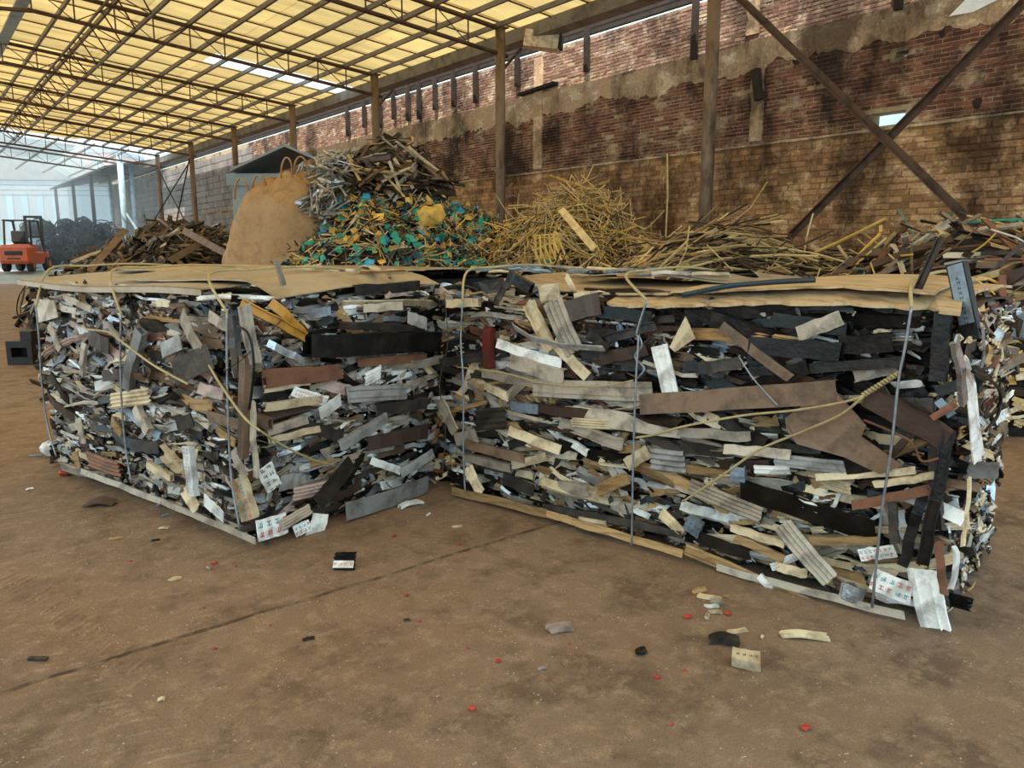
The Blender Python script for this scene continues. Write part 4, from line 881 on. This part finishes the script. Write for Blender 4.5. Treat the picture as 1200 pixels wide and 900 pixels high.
# dark crown of strips and silver offcuts on that heap
scatter(S2, 320, 130, 'crown_strip', 'dark strip on the crest of the tall heap below the second column', 'strip', 'strips on the crest of the tall heap', ['char', 'dkbrown', 'black', 'brown', 'straw', 'greige'], (.3, .8), (.03, .08), ['flat', 'u', 'l'], 44, (.05, .42), .25, umin=-.22, umax=.4, filt=lambda p: p[2] > 2.2)
scatter(S2, 420, 200, 'silver_offcut', 'shiny silver offcut on the left shoulder of the tall heap', 'offcut', 'silver offcuts on the tall heap', ['silver', 'silver', 'bluegrey', 'silver', 'grey'], (.15, .45), (.02, .05), ['flat', 'l', 'u'], 45, (.15, .55), .4, umin=-.58, umax=-.2, filt=lambda p: p[2] > 1.75)
p = at(505, 252, 11.6); v = []; f = []
for i in range(5):
    for j in range(9):
        th = math.pi*(i/4)*.5; ph = 2*math.pi*j/9; v.append(p+cr*.21*math.sin(th)*math.cos(ph)+np.array([0, 0, 1])*.18*(1+.25*math.sin(2*ph+1))*math.sin(th)*math.sin(ph)-hd*.1*math.cos(th)+np.array([U(-.035, .035), U(-.035, .035), U(-.035, .035)]))
        if i: q = (i-1)*9; f.append((q+j, q+(j+1) % 9, q+9+(j+1) % 9, q+9+j))
tag(placed('dented_pan', v, f, PAL['yellow'], None, True), 'dented tan domed lid lying on the teal and yellow heap', 'lid')

# straw coloured strip heap in front of the middle columns
cs = at(672, 300, 12.8); S3 = heap('straw_heap_base', 'brown core of the straw coloured strip heap', cs, cr, 2.0, 1.8, 2.0, 51, .7)
def tangle(S, n, nind, name, label, cat, group, keys, seed, Lr=(.5, 1.4), rr=(.006, .011), flow=None, filt=None, lift=(.0, .16), up=.25):
    r = random.Random(seed); A = Agg(); ks = sorted(set(keys)); it = []
    while len(it) < n:
        p, nn = S(r)
        if filt and not filt(p): continue
        v0 = np.array([r.gauss(0, 1), r.gauss(0, 1), r.gauss(0, .5)])
        if flow is not None: v0 = v0*.35+np.array(flow)*r.choice((-1, 1))
        t = nrm(v0-nn*(v0@nn)+nn*r.gauss(0, up)); L = r.uniform(*Lr); bx = nrm(np.cross(t, nn)); P = []; cv = r.gauss(0, .35); cu_ = r.uniform(-.25, .1)
        for k in range(6): s = k/5-.5; P.append(t*L*s+bx*cv*L*s*s*2+nn*cu_*L*s*s*2)
        c = p+nn*r.uniform(*lift); v, f = tube(P, r.uniform(*rr), 4); z0 = c[2]+v[:, 2].min()
        if z0 < .004: c = c+np.array([0, 0, .005-z0])
        it.append((L, v, f, r.choice(keys), c))
    it.sort(key=lambda t: -t[0])
    for i, (s, v, f, k, c) in enumerate(it):
        if i < nind: tag(link(name, mesh(name, v, f, PAL[k]), None, c), label, cat, group)
        else: A.add(v+c, f, ks.index(k))
    if A.n: tag(link(name+'_litter', A.mesh('litter', [PAL[k] for k in ks])), 'tangle of thin strips filling out the '+group, cat, kind='stuff')
tangle(S3, 1100, 240, 'straw_strip', 'long bent straw coloured strip in the tangled heap before the middle columns', 'strip', 'straw coloured tangle', ['straw', 'straw', 'yellow', 'brown', 'straw'], 52)
flakes(S3, 60, 60, 'fallen_flake', 'small COL flake on the slope of the straw coloured heap', 'flake', 'flakes on the straw heap', ['teal', 'yellow', 'yellow', 'navy', 'cream'], 53, umax=-.1)
# ladder-like yellow moulding frames
def ladder(pa, pb, wd, n, label):
    a = np.array(pa); b = np.array(pb); t = nrm(b-a); s = nrm(np.cross(t, hd)); root = empty('moulding_frame', (a+b)/2); tag(root, label, 'frame', 'yellow comb-like frames')
    for k in (-1, 1): placed('side_rail', *beam(a+s*k*wd/2, b+s*k*wd/2, .02, .02), PAL['yellow'], root)
    for i in range(n): p = a+(b-a)*(i+.5)/n; placed('rung', *beam(p-s*wd/2, p+s*wd/2, .025, .02), PAL['yellow'], root)
ladder(at(625, 290, 10.6), at(658, 288, 10.6), .32, 6, 'yellow comb-like frame leaning on the straw heap, left of two')
ladder(at(628, 304, 10.2), at(662, 290, 10.2), .25, 6, 'yellow comb-like frame lying lower in front of the straw heap')
ladder(at(648, 288, 10.9), at(655, 272, 10.9), .12, 5, 'small yellow comb-like frame standing upright at the foot of the straw heap')
for i, (x0, y0, x1, y1) in enumerate(((657, 245, 697, 292), (748, 278, 772, 300))):
    a = at(x0, y0, 11); b = at(x1, y1, 10.4); R = frame(b-a, -hd); vv, ff = strip(np.linalg.norm(b-a), .1, 'flat', rng, 0, .05, .01, 3)
    tag(placed('pale_lath', vv@R.T+(a+b)/2, ff, PAL['straw']), ['broad pale lath leaning down the straw coloured heap', 'short pale lath leaning in front of the thin upright pipe'][i], 'lath')

# layered strips along the wall and the right heap
S4 = heap('strip_bank_base', 'dark core of the strip bank in front of the crossed braces', at(880, 320, 9.8), cr, 2.7, 1.9, 1.46, 61, .5)
tangle(S4, 900, 220, 'long_strip', 'long tan strip lying flat in the bank below the crossed braces', 'strip', 'flat lying strips below the braces', ['straw', 'brown', 'tan', 'straw', 'dkbrown', 'char'], 62, (.6, 1.9), (.007, .014), flow=cr, lift=(0, .1), up=.07)
scatter(S4, 120, 60, 'yellow_offcut', 'yellowish flat offcut among the long strips below the braces', 'offcut', 'yellowish offcuts in the strip bank', ['yellow', 'straw', 'cream', 'tan'], (.15, .5), (.04, .12), ['flat', 'rib'], 63, (.02, .1), .15, flow=cr)
S5 = heap('right_heap_base', 'dark core of the mixed strip heap at the right edge', at(1135, 320, 8.2), cr, 2.4, 1.9, 1.5, 71, .55)
scatter(S5, 620, 220, 'mixed_strip', 'brown or dark strip in the mixed heap at the right edge', 'strip', 'strips in the right edge heap', ['brown', 'dkbrown', 'char', 'tan', 'straw', 'black', 'greige', 'rust'], (.2, .9), (.02, .08), ['flat', 'u', 'l', 'box'], 72, (0, .1), .3, flow=(.78, -.62, 0))
tangle(S5, 160, 80, 'thin_strip', 'thin pale strip in the mixed heap at the right edge', 'strip', 'thin strips in the right edge heap', ['straw', 'yellow', 'teal', 'brown'], 73, (.3, .9))
def stick(pts, fd, r_, colr, label, name='stray_strip', flat=False):
    P = [at(x, y, fd) for x, y in pts]; v, f = tube(smooth_pts(P, 4), r_, 6); tag(placed(name, v, f, PAL[colr]), label, 'strip', 'stray strips sticking up from the bank')
stick([(942, 300), (946, 275), (953, 250)], 9, .01, 'straw', 'thin pale strip standing upright below the dark brace')
stick([(950, 298), (990, 280), (1038, 256)], 9, .018, 'yellow', 'longest yellow strip poking up to the right of the upright one')
stick([(1003, 303), (1020, 285), (1031, 274), (1032, 264)], 8.8, .02, 'yellow', 'hooked yellow strip poking up beside the longest one')
stick([(982, 288), (992, 302), (1002, 315)], 8.7, .018, 'straw', 'short yellow strip leaning left under the longest one')
stick([(1056, 283), (1085, 292), (1120, 305)], 8, .012, 'bluegrey', 'pale silvery strip sloping down to the lettered black tube')
stick([(1128, 305), (1145, 292), (1160, 280)], 7.8, .014, 'teal', 'teal strip poking up right of the lettered black tube')
stick([(1138, 290), (1150, 302), (1158, 320)], 7.7, .014, 'teal', 'second teal strip crossing the first beside the lettered black tube')
stick([(1180, 318), (1180, 294), (1186, 284), (1194, 279)], 7.6, .022, 'pink', 'pale hooked strip standing at the right edge')
stick([(1130, 318), (1160, 305), (1178, 293)], 7.7, .03, 'rust', 'thick reddish brown strip sloping up at the right edge')

# ---------------------------------------------------------------- brown woven sack
pb = at(327, 300, 12.6); bagc = np.array([pb[0], pb[1], .55]); bag = empty('bulk_sack', bagc); tag(bag, 'bulging brown woven bulk sack standing left of the tall heap', 'sack')
r = random.Random(81); ph = [r.uniform(0, 6) for _ in range(8)]
V = []; Fc = []; nr, ns = 26, 48
for i in range(nr+1):
    q = i/nr; z = q*1.95; rad = .80*min(1, .72+q*1.6)*(1-.04*q)*(max(0, 1-max(0, (q-.62)/.40)**2.6))**.5+.02
    for j in range(ns):
        th = 2*math.pi*j/ns; cx, sx = math.cos(th), math.sin(th); sq = (abs(cx)**3.2+abs(sx)**3.2)**(-1/3.2)
        k = rad*sq*(.93+.05*math.sin(3*th+ph[0]+q*4)+.035*math.sin(7*th+ph[1]-q*6)+.03*math.sin(11*th+ph[2]+q*9)+.04*math.sin(q*11+2*th+ph[3])+.022*abs(math.sin(8*th+q*5+ph[6])))
        x = k*cx+.16*max(0, q-.35)**1.2; zz = z+.05*math.sin(2*th+ph[4])*q*q+.34*max(-.8, min(.8, x))*q*q+.05*math.sin(5*th+q*12+ph[5])*q+.025*math.sin(11*th+q*17)
        V.append(bagc+cr*x+hd*k*sx*.85+np.array([0, 0, max(0, zz)]))
for i in range(nr):
    for j in range(ns): a = i*ns+j; b = i*ns+(j+1) % ns; Fc.append((a, b, b+ns, a+ns))
Fc += [tuple(range(ns-1, -1, -1)), tuple(nr*ns+j for j in range(ns))]
placed('sack_body', V, Fc, M_bag, bag, True)
for (x0, y0, xm, ym, x1, y1) in ((330, 203, 336, 185, 342, 200), (345, 198, 352, 184, 360, 196), (276, 228, 281, 210, 292, 222), (296, 222, 302, 206, 312, 214)):
    P = smooth_pts([at(x0, y0+6, 12.2), at((x0+xm)/2-2, (y0+ym)/2, 12.1), at(xm, ym, 12.1), at((x1+xm)/2+2, (y1+ym)/2, 12.1), at(x1, y1+8, 12.2)], 5); v = []; f = []
    for i, p in enumerate(P):
        v += [p-hd*.03, p+hd*.03]
        if i: f.append((2*i-2, 2*i-1, 2*i+1, 2*i))
    o = placed('lifting_strap', v, f, M_bag, bag); s = o.modifiers.new('t', 'SOLIDIFY'); s.thickness = .015
heap('sack_plinth', 'dark scrap under the brown bulk sack', (bagc[0], bagc[1]), cr, 1.5, 1.3, .85, 83, .35)

# small pale shed behind the sack
sh = at(325, 240, 19.5); root = empty('sheet_metal_shed', (sh[0], sh[1], 0)); tag(root, 'small pale sheet metal shed with pitched grey roof behind the brown sack', 'shed')
def quad_box(c, w_, dpt, z0, z1):
    q = [c-cr*w_/2, c+cr*w_/2, c+cr*w_/2+hd*dpt, c-cr*w_/2+hd*dpt]; return [np.array([p[0], p[1], z0]) for p in q]+[np.array([p[0], p[1], z1]) for p in q]
placed('cabin', quad_box(sh-cr*.1, 2.0, 1.8, 0, 3.3), BOXF, M_bwhite, root)
placed('fascia', quad_box(sh-cr*.1-hd*.08, 2.2, .08, 3.0, 3.28), BOXF, M_bwhite, root)
for k in (-1, 1):
    a = np.array([sh[0], sh[1], 0])+cr*.35; v = []
    for q, (dx, z) in enumerate(((0, 3.95), (k*1.35, 3.38))):
        for dy in (-.35, 2.1): v.append(a+cr*dx+hd*dy+np.array([0, 0, z]))
    v = v+[p-np.array([0, 0, .06]) for p in v]
    f = [(0, 1, 3, 2), (4, 6, 7, 5), (0, 2, 6, 4), (1, 5, 7, 3), (0, 4, 5, 1), (2, 3, 7, 6)]
    placed('roof_slope', v, f, M_bwhite, root)

# ---------------------------------------------------------------- forklift
fp = at(27, 318, 38); fz = .45; FL = empty('forklift', (fp[0], fp[1], fz)); tag(FL, 'orange forklift with black mast and guard parked in the yard', 'forklift')
fx = cr; fy = nrm(np.array([hd[0], hd[1], 0])*1+cr*-.25); fx = np.array([fy[1], -fy[0], 0])   # fy: driving direction, away from the camera
def fpt(x, y, z): return np.array([fp[0], fp[1], fz])+fx*x+fy*y+np.array([0, 0, z])
def fbox(x0, x1, y0, y1, z0, z1, b=.04):
    v, f = bevbox(x0, x1, y0, y1, z0, z1, b); return [fpt(*p) for p in v], f
placed('chassis', *fbox(-.62, .62, -.2, 2.0, .35, .95), M_orange, FL)
cwv, cwf = bevbox(-.72, .72, -1.0, -.2, .38, 1.28, .14); placed('counterweight', [fpt(*p) for p in cwv], cwf, M_orange, FL)
placed('rear_grille', *fbox(-.38, .38, -1.03, -.95, .78, .98, .02), M_steelblk, FL); placed('tow_slot', *fbox(-.28, .28, -1.03, -.95, .6, .66, .01), M_steelblk, FL)
placed('engine_hood', *fbox(-.5, .5, -.3, .8, .95, 1.32), M_orange, FL)
placed('seat', *fbox(-.3, .3, -.05, .5, 1.32, 1.45), M_rubber, FL); placed('seat_back', *fbox(-.3, .3, -.2, -.05, 1.4, 1.95), M_rubber, FL)
for sx in (-1, 1):
    placed('guard_post', *beam(fpt(sx*.58, -.3, 1.1), fpt(sx*.55, -.15, 2.42), .09, .09), M_steelblk, FL)
    placed('guard_post', *beam(fpt(sx*.58, 1.5, .9), fpt(sx*.55, 1.0, 2.42), .09, .09), M_steelblk, FL)
    placed('guard_rail', *beam(fpt(sx*.55, -.25, 2.44), fpt(sx*.55, 1.1, 2.44), .09, .07), M_steelblk, FL)
    placed('mast_rail', *beam(fpt(sx*.36, 2.1, .1), fpt(sx*.36, 2.1, 2.75), .13, .16), M_steelblk, FL)
    placed('fork', *beam(fpt(sx*.32, 2.2, .12), fpt(sx*.32, 3.2, .1), .12, .05), M_steelblk, FL)
    for (wy, wr, wx) in ((-.45, .3, .52), (1.6, .36, .6)):
        P = []; a = fpt(sx*wx-.12*sx, wy, wr); b = fpt(sx*wx+.14*sx, wy, wr); wv, wf = tube([a, a+(b-a)*.12, a+(b-a)*.88, b], wr, 24)
        wv = np.array(wv); 
        for ring, sc_ in ((0, .9), (3, .9)):
            cc = a if ring == 0 else b; wv[ring*24:(ring+1)*24] = cc+(wv[ring*24:(ring+1)*24]-cc)*sc_
        o = placed('wheel', wv, wf, M_rubber, FL)
        hv, hf = tube([b-(b-a)*.06, b+(b-a)*.04], wr*.45, 14); placed('hub', hv-np.array(fp)*0, hf, M_orange, FL)
for k in range(6): placed('guard_bar', *beam(fpt(-.55, -.1+k*.22, 2.46), fpt(.55, -.1+k*.22, 2.46), .04, .04), M_steelblk, FL)
for z in (2.7, 1.7, .4): placed('mast_crossbar', *beam(fpt(-.4, 2.1, z), fpt(.4, 2.1, z), .08, .12), M_steelblk, FL)
placed('steering_column', *beam(fpt(0, 1.35, 1.0), fpt(0, 1.0, 1.7), .06, .06), M_steelblk, FL)

# ---------------------------------------------------------------- yard beyond the hall: cable bundles, tarp, buildings
S6 = heap('bundle_heap_base', 'pale cyan tarpaulin covered mound behind the forklift', at(62, 300, 48), cr, 4.2, 3.4, 2.7, 91, .5, 'bluegrey')
bpos = [(57, 292, 43, .75), (72, 282, 43.5, .8), (88, 297, 42.5, .7), (105, 281, 43.5, .75), (123, 270, 45, .8), (94, 271, 45, .55), (52, 265, 46, .7), (78, 264, 46, .6), (64, 300, 42, .6), (112, 296, 42.5, .6), (140, 275, 44, .6), (50, 294, 43, .5), (125, 290, 43, .6), (36, 265, 47, .6), (100, 262, 47, .6)]
for i, (x, y, fd, R_) in enumerate(bpos):
    c = at(x, y+3, fd); r = random.Random(100+i); A = Agg(); root = empty('cable_bundle', c); tag(root, 'tangled black cable bundle piled on the mound behind the forklift', 'bundle', 'black cable bundles in the yard')
    v = []; f = []; n1, n2 = 7, 12
    for a in range(n1+1):
        for b in range(n2):
            th = math.pi*a/n1; p2 = 2*math.pi*b/n2; k = R_*.8*r.uniform(.8, 1.05); v.append((k*math.sin(th)*math.cos(p2), k*math.sin(th)*math.sin(p2), .8*k*math.cos(th)))
    for a in range(n1):
        for b in range(n2): q = a*n2; f.append((q+b, q+n2+b, q+n2+(b+1) % n2, q+(b+1) % n2))
    link('bundle_core', mesh('bundle_core', v, f, M_cable), root)
    for k in range(14):
        n = nrm([r.gauss(0, 1), r.gauss(0, 1), r.gauss(0, 1)]); e = nrm(np.cross(n, (.3, .5, .8))); g_ = np.cross(n, e); off = n*r.uniform(-.5, .5)*R_; rr = R_*r.uniform(.75, 1.05)*math.sqrt(max(.2, 1-(np.linalg.norm(off)/R_)**2))
        P = [off+rr*(e*math.cos(t)+g_*math.sin(t)*.85) for t in np.linspace(0, 2*math.pi*r.uniform(.7, 1), 14)]
        A.add(*tube(P, .03, 5))
    tag(link('cable_loops', A.mesh('cable_loops', [M_cable]), root), kind='stuff')
def building(c, w_, dpt, h, m, label, rows, cols, gable=0., roof=M_gutter, face=None):
    c = np.array([c[0], c[1], 0.]); root = empty('factory_building', (c[0], c[1], .45)); tag(root, label, 'building', 'factory buildings beyond the yard')
    placed('wall', quad_box(c, w_, dpt, .3, h), BOXF, m, root)
    z = np.array([0, 0, 1.])
    if gable:
        a = c-cr*w_/2; b = c+cr*w_/2; v = [a-cr*.3-hd*.3+z*h, c-hd*.3+z*(h+gable), b+cr*.3-hd*.3+z*h]; v += [p+hd*(dpt+.6) for p in v]; v += [p-z*.25 for p in v]
        f = [(0, 1, 4, 3), (1, 2, 5, 4), (6, 9, 10, 7), (7, 10, 11, 8), (0, 6, 7, 1), (1, 7, 8, 2), (3, 4, 10, 9), (4, 5, 11, 10), (0, 3, 9, 6), (2, 8, 11, 5), (6, 7, 8), (9, 11, 10)]
        placed('roof', v, f, roof, root)
    else: placed('parapet', quad_box(c-hd*.15, w_+.3, dpt+.3, h-.3, h+.15), BOXF, roof, root)
    for i in range(rows):
        for j in range(cols):
            p = c+cr*((j+.5)/cols-.5)*w_*.9-hd*.06; z0 = .45+(h-.5)*(i+.3)/rows; ww = w_/cols*.42; hh = (h/rows)*.5
            o = placed('window', quad_box(p, ww, .1, z0, z0+hh), BOXF, M_bwhite, root)
            placed('pane', quad_box(p-hd*.02, ww*.84, .06, z0+hh*.07, z0+hh*.93), BOXF, M_glass, o)
    return root
building(at(22, 250, 74), 9.5, 10, 8.3, M_bwhite, 'pale grey factory hall with sloping roof at the far left', 1, 6, 3.2)
building(at(95, 250, 92), 8, 8, 13.0, M_bpink, 'pale pink factory block beyond the open bays', 3, 3, 0, M_bwhite)
building(at(172, 250, 110), 8.0, 8, 12.5, M_bpink, 'pale pink factory block seen between the blue columns', 3, 4, 0, M_bwhite)
# lean-to roof against the far wall
lt = empty('lean_to_roof', (9.2, 56, 4.5)); tag(lt, 'dark lean-to roof on posts against the far wall', 'lean-to')
v = [(12.25, 47, 6.6), (12.25, 66, 6.6), (9.2, 66, 5.95), (9.2, 47, 5.95)]; v = v+[(x, y, z-.1) for x, y, z in v]
placed('roof_slope', v, BOXF, M_darkwood, lt)
for y in (52, 58, 65): placed('post', *beam((9.4, y, .4), (9.4, y, 5.95), .18, .18), M_darkwood, lt)
yw = boxobj('yard_wall', (-16, 16, -.15, .15, 0, 1.9), M_tarp, None, (4, 70, .45)); tag(yw, 'low pale cyan wall closing the yard', 'wall')
for k in range(4):
    z = 5.2+k*.35; v, f = tube([(-8, 66, z+.6), (2, 66.5, z), (14, 67, z+.5)], .02, 5)
    tag(placed('overhead_wire', v, f, M_darkwood), ['lowest', 'second', 'third', 'highest'][k]+' overhead wire strung across the yard', 'wire', 'overhead wires')

# ---------------------------------------------------------------- bits on the floor
def flat_bit(name, px, py, L, w_, kind, colr, ang, label, cat, group=None, bend=.02, h=0., roll=0.):
    p = ground(px, py); ax = cr*math.cos(ang)+hd*math.sin(ang); R = frame(ax, (0, 0, 1))@rot((1, 0, 0), roll); vv, ff = strip(L, w_, kind, rng, bend, .1, .006, 5, .002); vv = vv@R.T
    z = .001-vv[:, 2].min(); o = link(name, mesh(name, vv, ff, PAL[colr]), None, (p[0], p[1], z+h)); tag(o, label, cat, group); return o, p, R, z
o, p, R, z = flat_bit('profile_offcut', 404, 666, .095, .085, 'cor', 'black', 0, 'black ribbed profile offcut with a printed white label, alone on the floor', 'offcut', bend=0, roll=.75)
v, f = box(-.046, .046, -.04, -.006, .008, .012); lb = link('white_label', mesh('white_label', v@R.T, f, PAL['white']), o)
mk = marks(None, R, .085, .028, o, None, [PAL['labelred']], rng, .0125, 1); mk.location = tuple(R@np.array([0, -.022, 0]))
o, p, R, z = flat_bit('profile_offcut', 875, 781, .09, .06, 'box', 'cream', -.35, 'small cream box profile with dark printing and black ends near the right bale', 'offcut', bend=0, roll=.2)
marks(None, R, .07, .035, o, None, [PAL['labelink']], rng, .0192, 1)
flat_bit('curved_offcut', 848, 754, .10, .05, 'u', 'char', -.2, 'dark curved offcut lying just above the cream box profile', 'offcut', bend=.12)
flat_bit('ribbed_offcut', 942, 747, .165, .05, 'cor', 'cream', -.12, 'cream ribbed strip lying alone in front of the right bale', 'offcut', bend=.04)
flat_bit('pale_chip', 864, 741, .085, .022, 'flat', 'cream', .25, 'cream splinter between the dark offcut and the ribbed strip', 'chip')
chips = [(820, 694, .06, 'tan', .4), (832, 702, .09, 'cream', -.5), (840, 708, .05, 'greige', -.3), (834, 712, .05, 'white', -.1), (829, 724, .04, 'greige', 1.2), (838, 719, .05, 'cream', 0), (893, 748, .02, 'cream', 1), (851, 700, .03, 'tan', 0)]
for x, y, s, k, a in chips: flat_bit('loose_chip', x, y, s, s*.4, rng.choice(['flat', 'rib']), k, a, 'small pale chip in the scatter below the right bale', 'chip', 'chips below the right bale')
flat_bit('crumpled_wrapper', 482, 593, .15, .04, 'u', 'white', .7, 'crumpled colourful wrapper between the two bales', 'wrapper', bend=.06)
flat_bit('torn_leaf_scrap', 118, 592, .15, .09, 'cor', 'dkbrown', .2, 'dark crumpled torn scrap in front of the left bale', 'scrap', bend=.12)
flat_bit('pinkish_scrap', 656, 739, .09, .045, 'v', 'pink', .25, 'pinkish curled scrap alone in the middle of the floor', 'scrap', bend=.05)
def pebble(px, py, s, m, label, cat, group=None, flat=.5, name='pebble'):
    p = ground(px, py); v = []; f = []; n1, n2 = 5, 8; r = random.Random(px*7+py)
    for a in range(n1+1):
        for b in range(n2): th = math.pi*a/n1; ph = 2*math.pi*b/n2; k = s*r.uniform(.75, 1.1); v.append((k*math.sin(th)*math.cos(ph), k*math.sin(th)*math.sin(ph)*.8, flat*k*math.cos(th)))
    for a in range(n1):
        for b in range(n2): q = a*n2; f.append((q+b, q+n2+b, q+n2+(b+1) % n2, q+(b+1) % n2))
    v = np.array(v); z = -v[:, 2].min(); tag(link(name, mesh(name, v, f, m), None, (p[0], p[1], z)), label, cat, group)
pebble(751, 767, .028, PAL['black'], 'smooth dark pebble in the middle of the floor', 'stone')
pebble(205, 679, .03, PAL['cream'], 'flat cream disc on the floor before the left bale', 'disc', None, .12, 'cream_disc')
M_redbit = mat('red_plastic_bit', 'b5382a', .6, 0, .2, bump=0)
for (x, y, s) in ((462, 629, .014), (539, 639, .012), (476, 699, .013), (251, 661, .015), (276, 664, .008), (153, 658, .008), (492, 729, .007), (547, 647, .007), (584, 776, .013), (554, 832, .014), (252, 761, .01), (667, 755, .006), (770, 795, .013), (803, 786, .008), (787, 850, .008), (944, 855, .018), (806, 724, .02), (853, 721, .016), (1107, 740, .008), (600, 630, .006), (490, 672, .006), (548, 760, .006), (317, 733, .006), (239, 713, .006)):
    pebble(x, y, s, M_redbit, 'tiny red plastic bit scattered on the brown floor', 'bit', 'red bits on the floor', .4, 'red_bit')
for (x, y, L, k, a) in ((536, 618, .05, 'cream', .1), (192, 620, .05, 'cream', .2), (193, 605, .04, 'bluegrey', .9), (182, 634, .035, 'black', .5), (42, 535, .09, 'bluegrey', 0), (35, 574, .04, 'white', .8), (136, 632, .06, 'tan', .3), (45, 774, .07, 'char', 0), (362, 750, .04, 'char', .4), (245, 667, .03, 'greige', -.7), (502, 604, .03, 'white', 1.2), (635, 785, .03, 'pink', .4), (190, 821, .02, 'cream', .4), (1147, 643, .08, 'char', -.2), (477, 728, .02, 'char', .2)):
    flat_bit('floor_sliver', x, y, L, max(.008, L*.28), 'flat', k, a, 'thin sliver of scrap lying loose on the open floor', 'sliver', 'slivers on the open floor')
pebble(77, 557, .05, M_redbit, 'red crumpled scrap at the foot of the left bale', 'scrap', None, .4, 'red_scrap')
pebble(60, 535, .07, PAL['white'], 'white crumpled plastic bag at the far foot of the left bale', 'plastic bag', None, .8, 'plastic_bag')
# black steel block by the left edge
bp_ = ground(24, 428); blk = empty('steel_bracket', (bp_[0], bp_[1], 0)); tag(blk, 'black steel bracket block standing on the floor at the left edge', 'bracket')
def bl(x0, x1, y0, y1, z0, z1): return [bp_*np.array([1, 1, 0])+cr*a[0]+hd*a[1]+np.array([0, 0, a[2]]) for a in box(x0, x1, y0, y1, z0, z1)[0]], BOXF
for nm, q in (('side_plate', (-.16, -.10, 0, .25, 0, .30)), ('side_plate', (.10, .16, 0, .25, 0, .30)), ('cross_plate', (-.10, .10, 0, .25, .22, .30)), ('cross_plate', (-.10, .10, 0, .25, 0, .1)), ('back_plate', (-.10, .10, .2, .25, .1, .22)), ('lug', (.0, .14, .05, .2, .30, .42))):
    placed(nm, *bl(*q), M_steelblk, blk)

# ---------------------------------------------------------------- bright dusty haze over the yard
hz_m = bpy.data.materials.new('yard_haze'); hz_m.use_nodes = True; nt = hz_m.node_tree; nt.nodes.remove(nt.nodes['Principled BSDF'])
vs_ = N(nt, 'ShaderNodeVolumeScatter'); vs_.inputs['Color'].default_value = (.86, .95, 1, 1); vs_.inputs['Density'].default_value = .026; vs_.inputs['Anisotropy'].default_value = .2
nt.links.new(vs_.outputs[0], nt.nodes['Material Output'].inputs['Volume'])
hzo = boxobj('yard_haze', (-16, 12.1, 43.5, 115, .55, 16), hz_m); tag(hzo, 'bright dusty haze hanging over the yard beyond the hall', 'haze', kind='stuff')
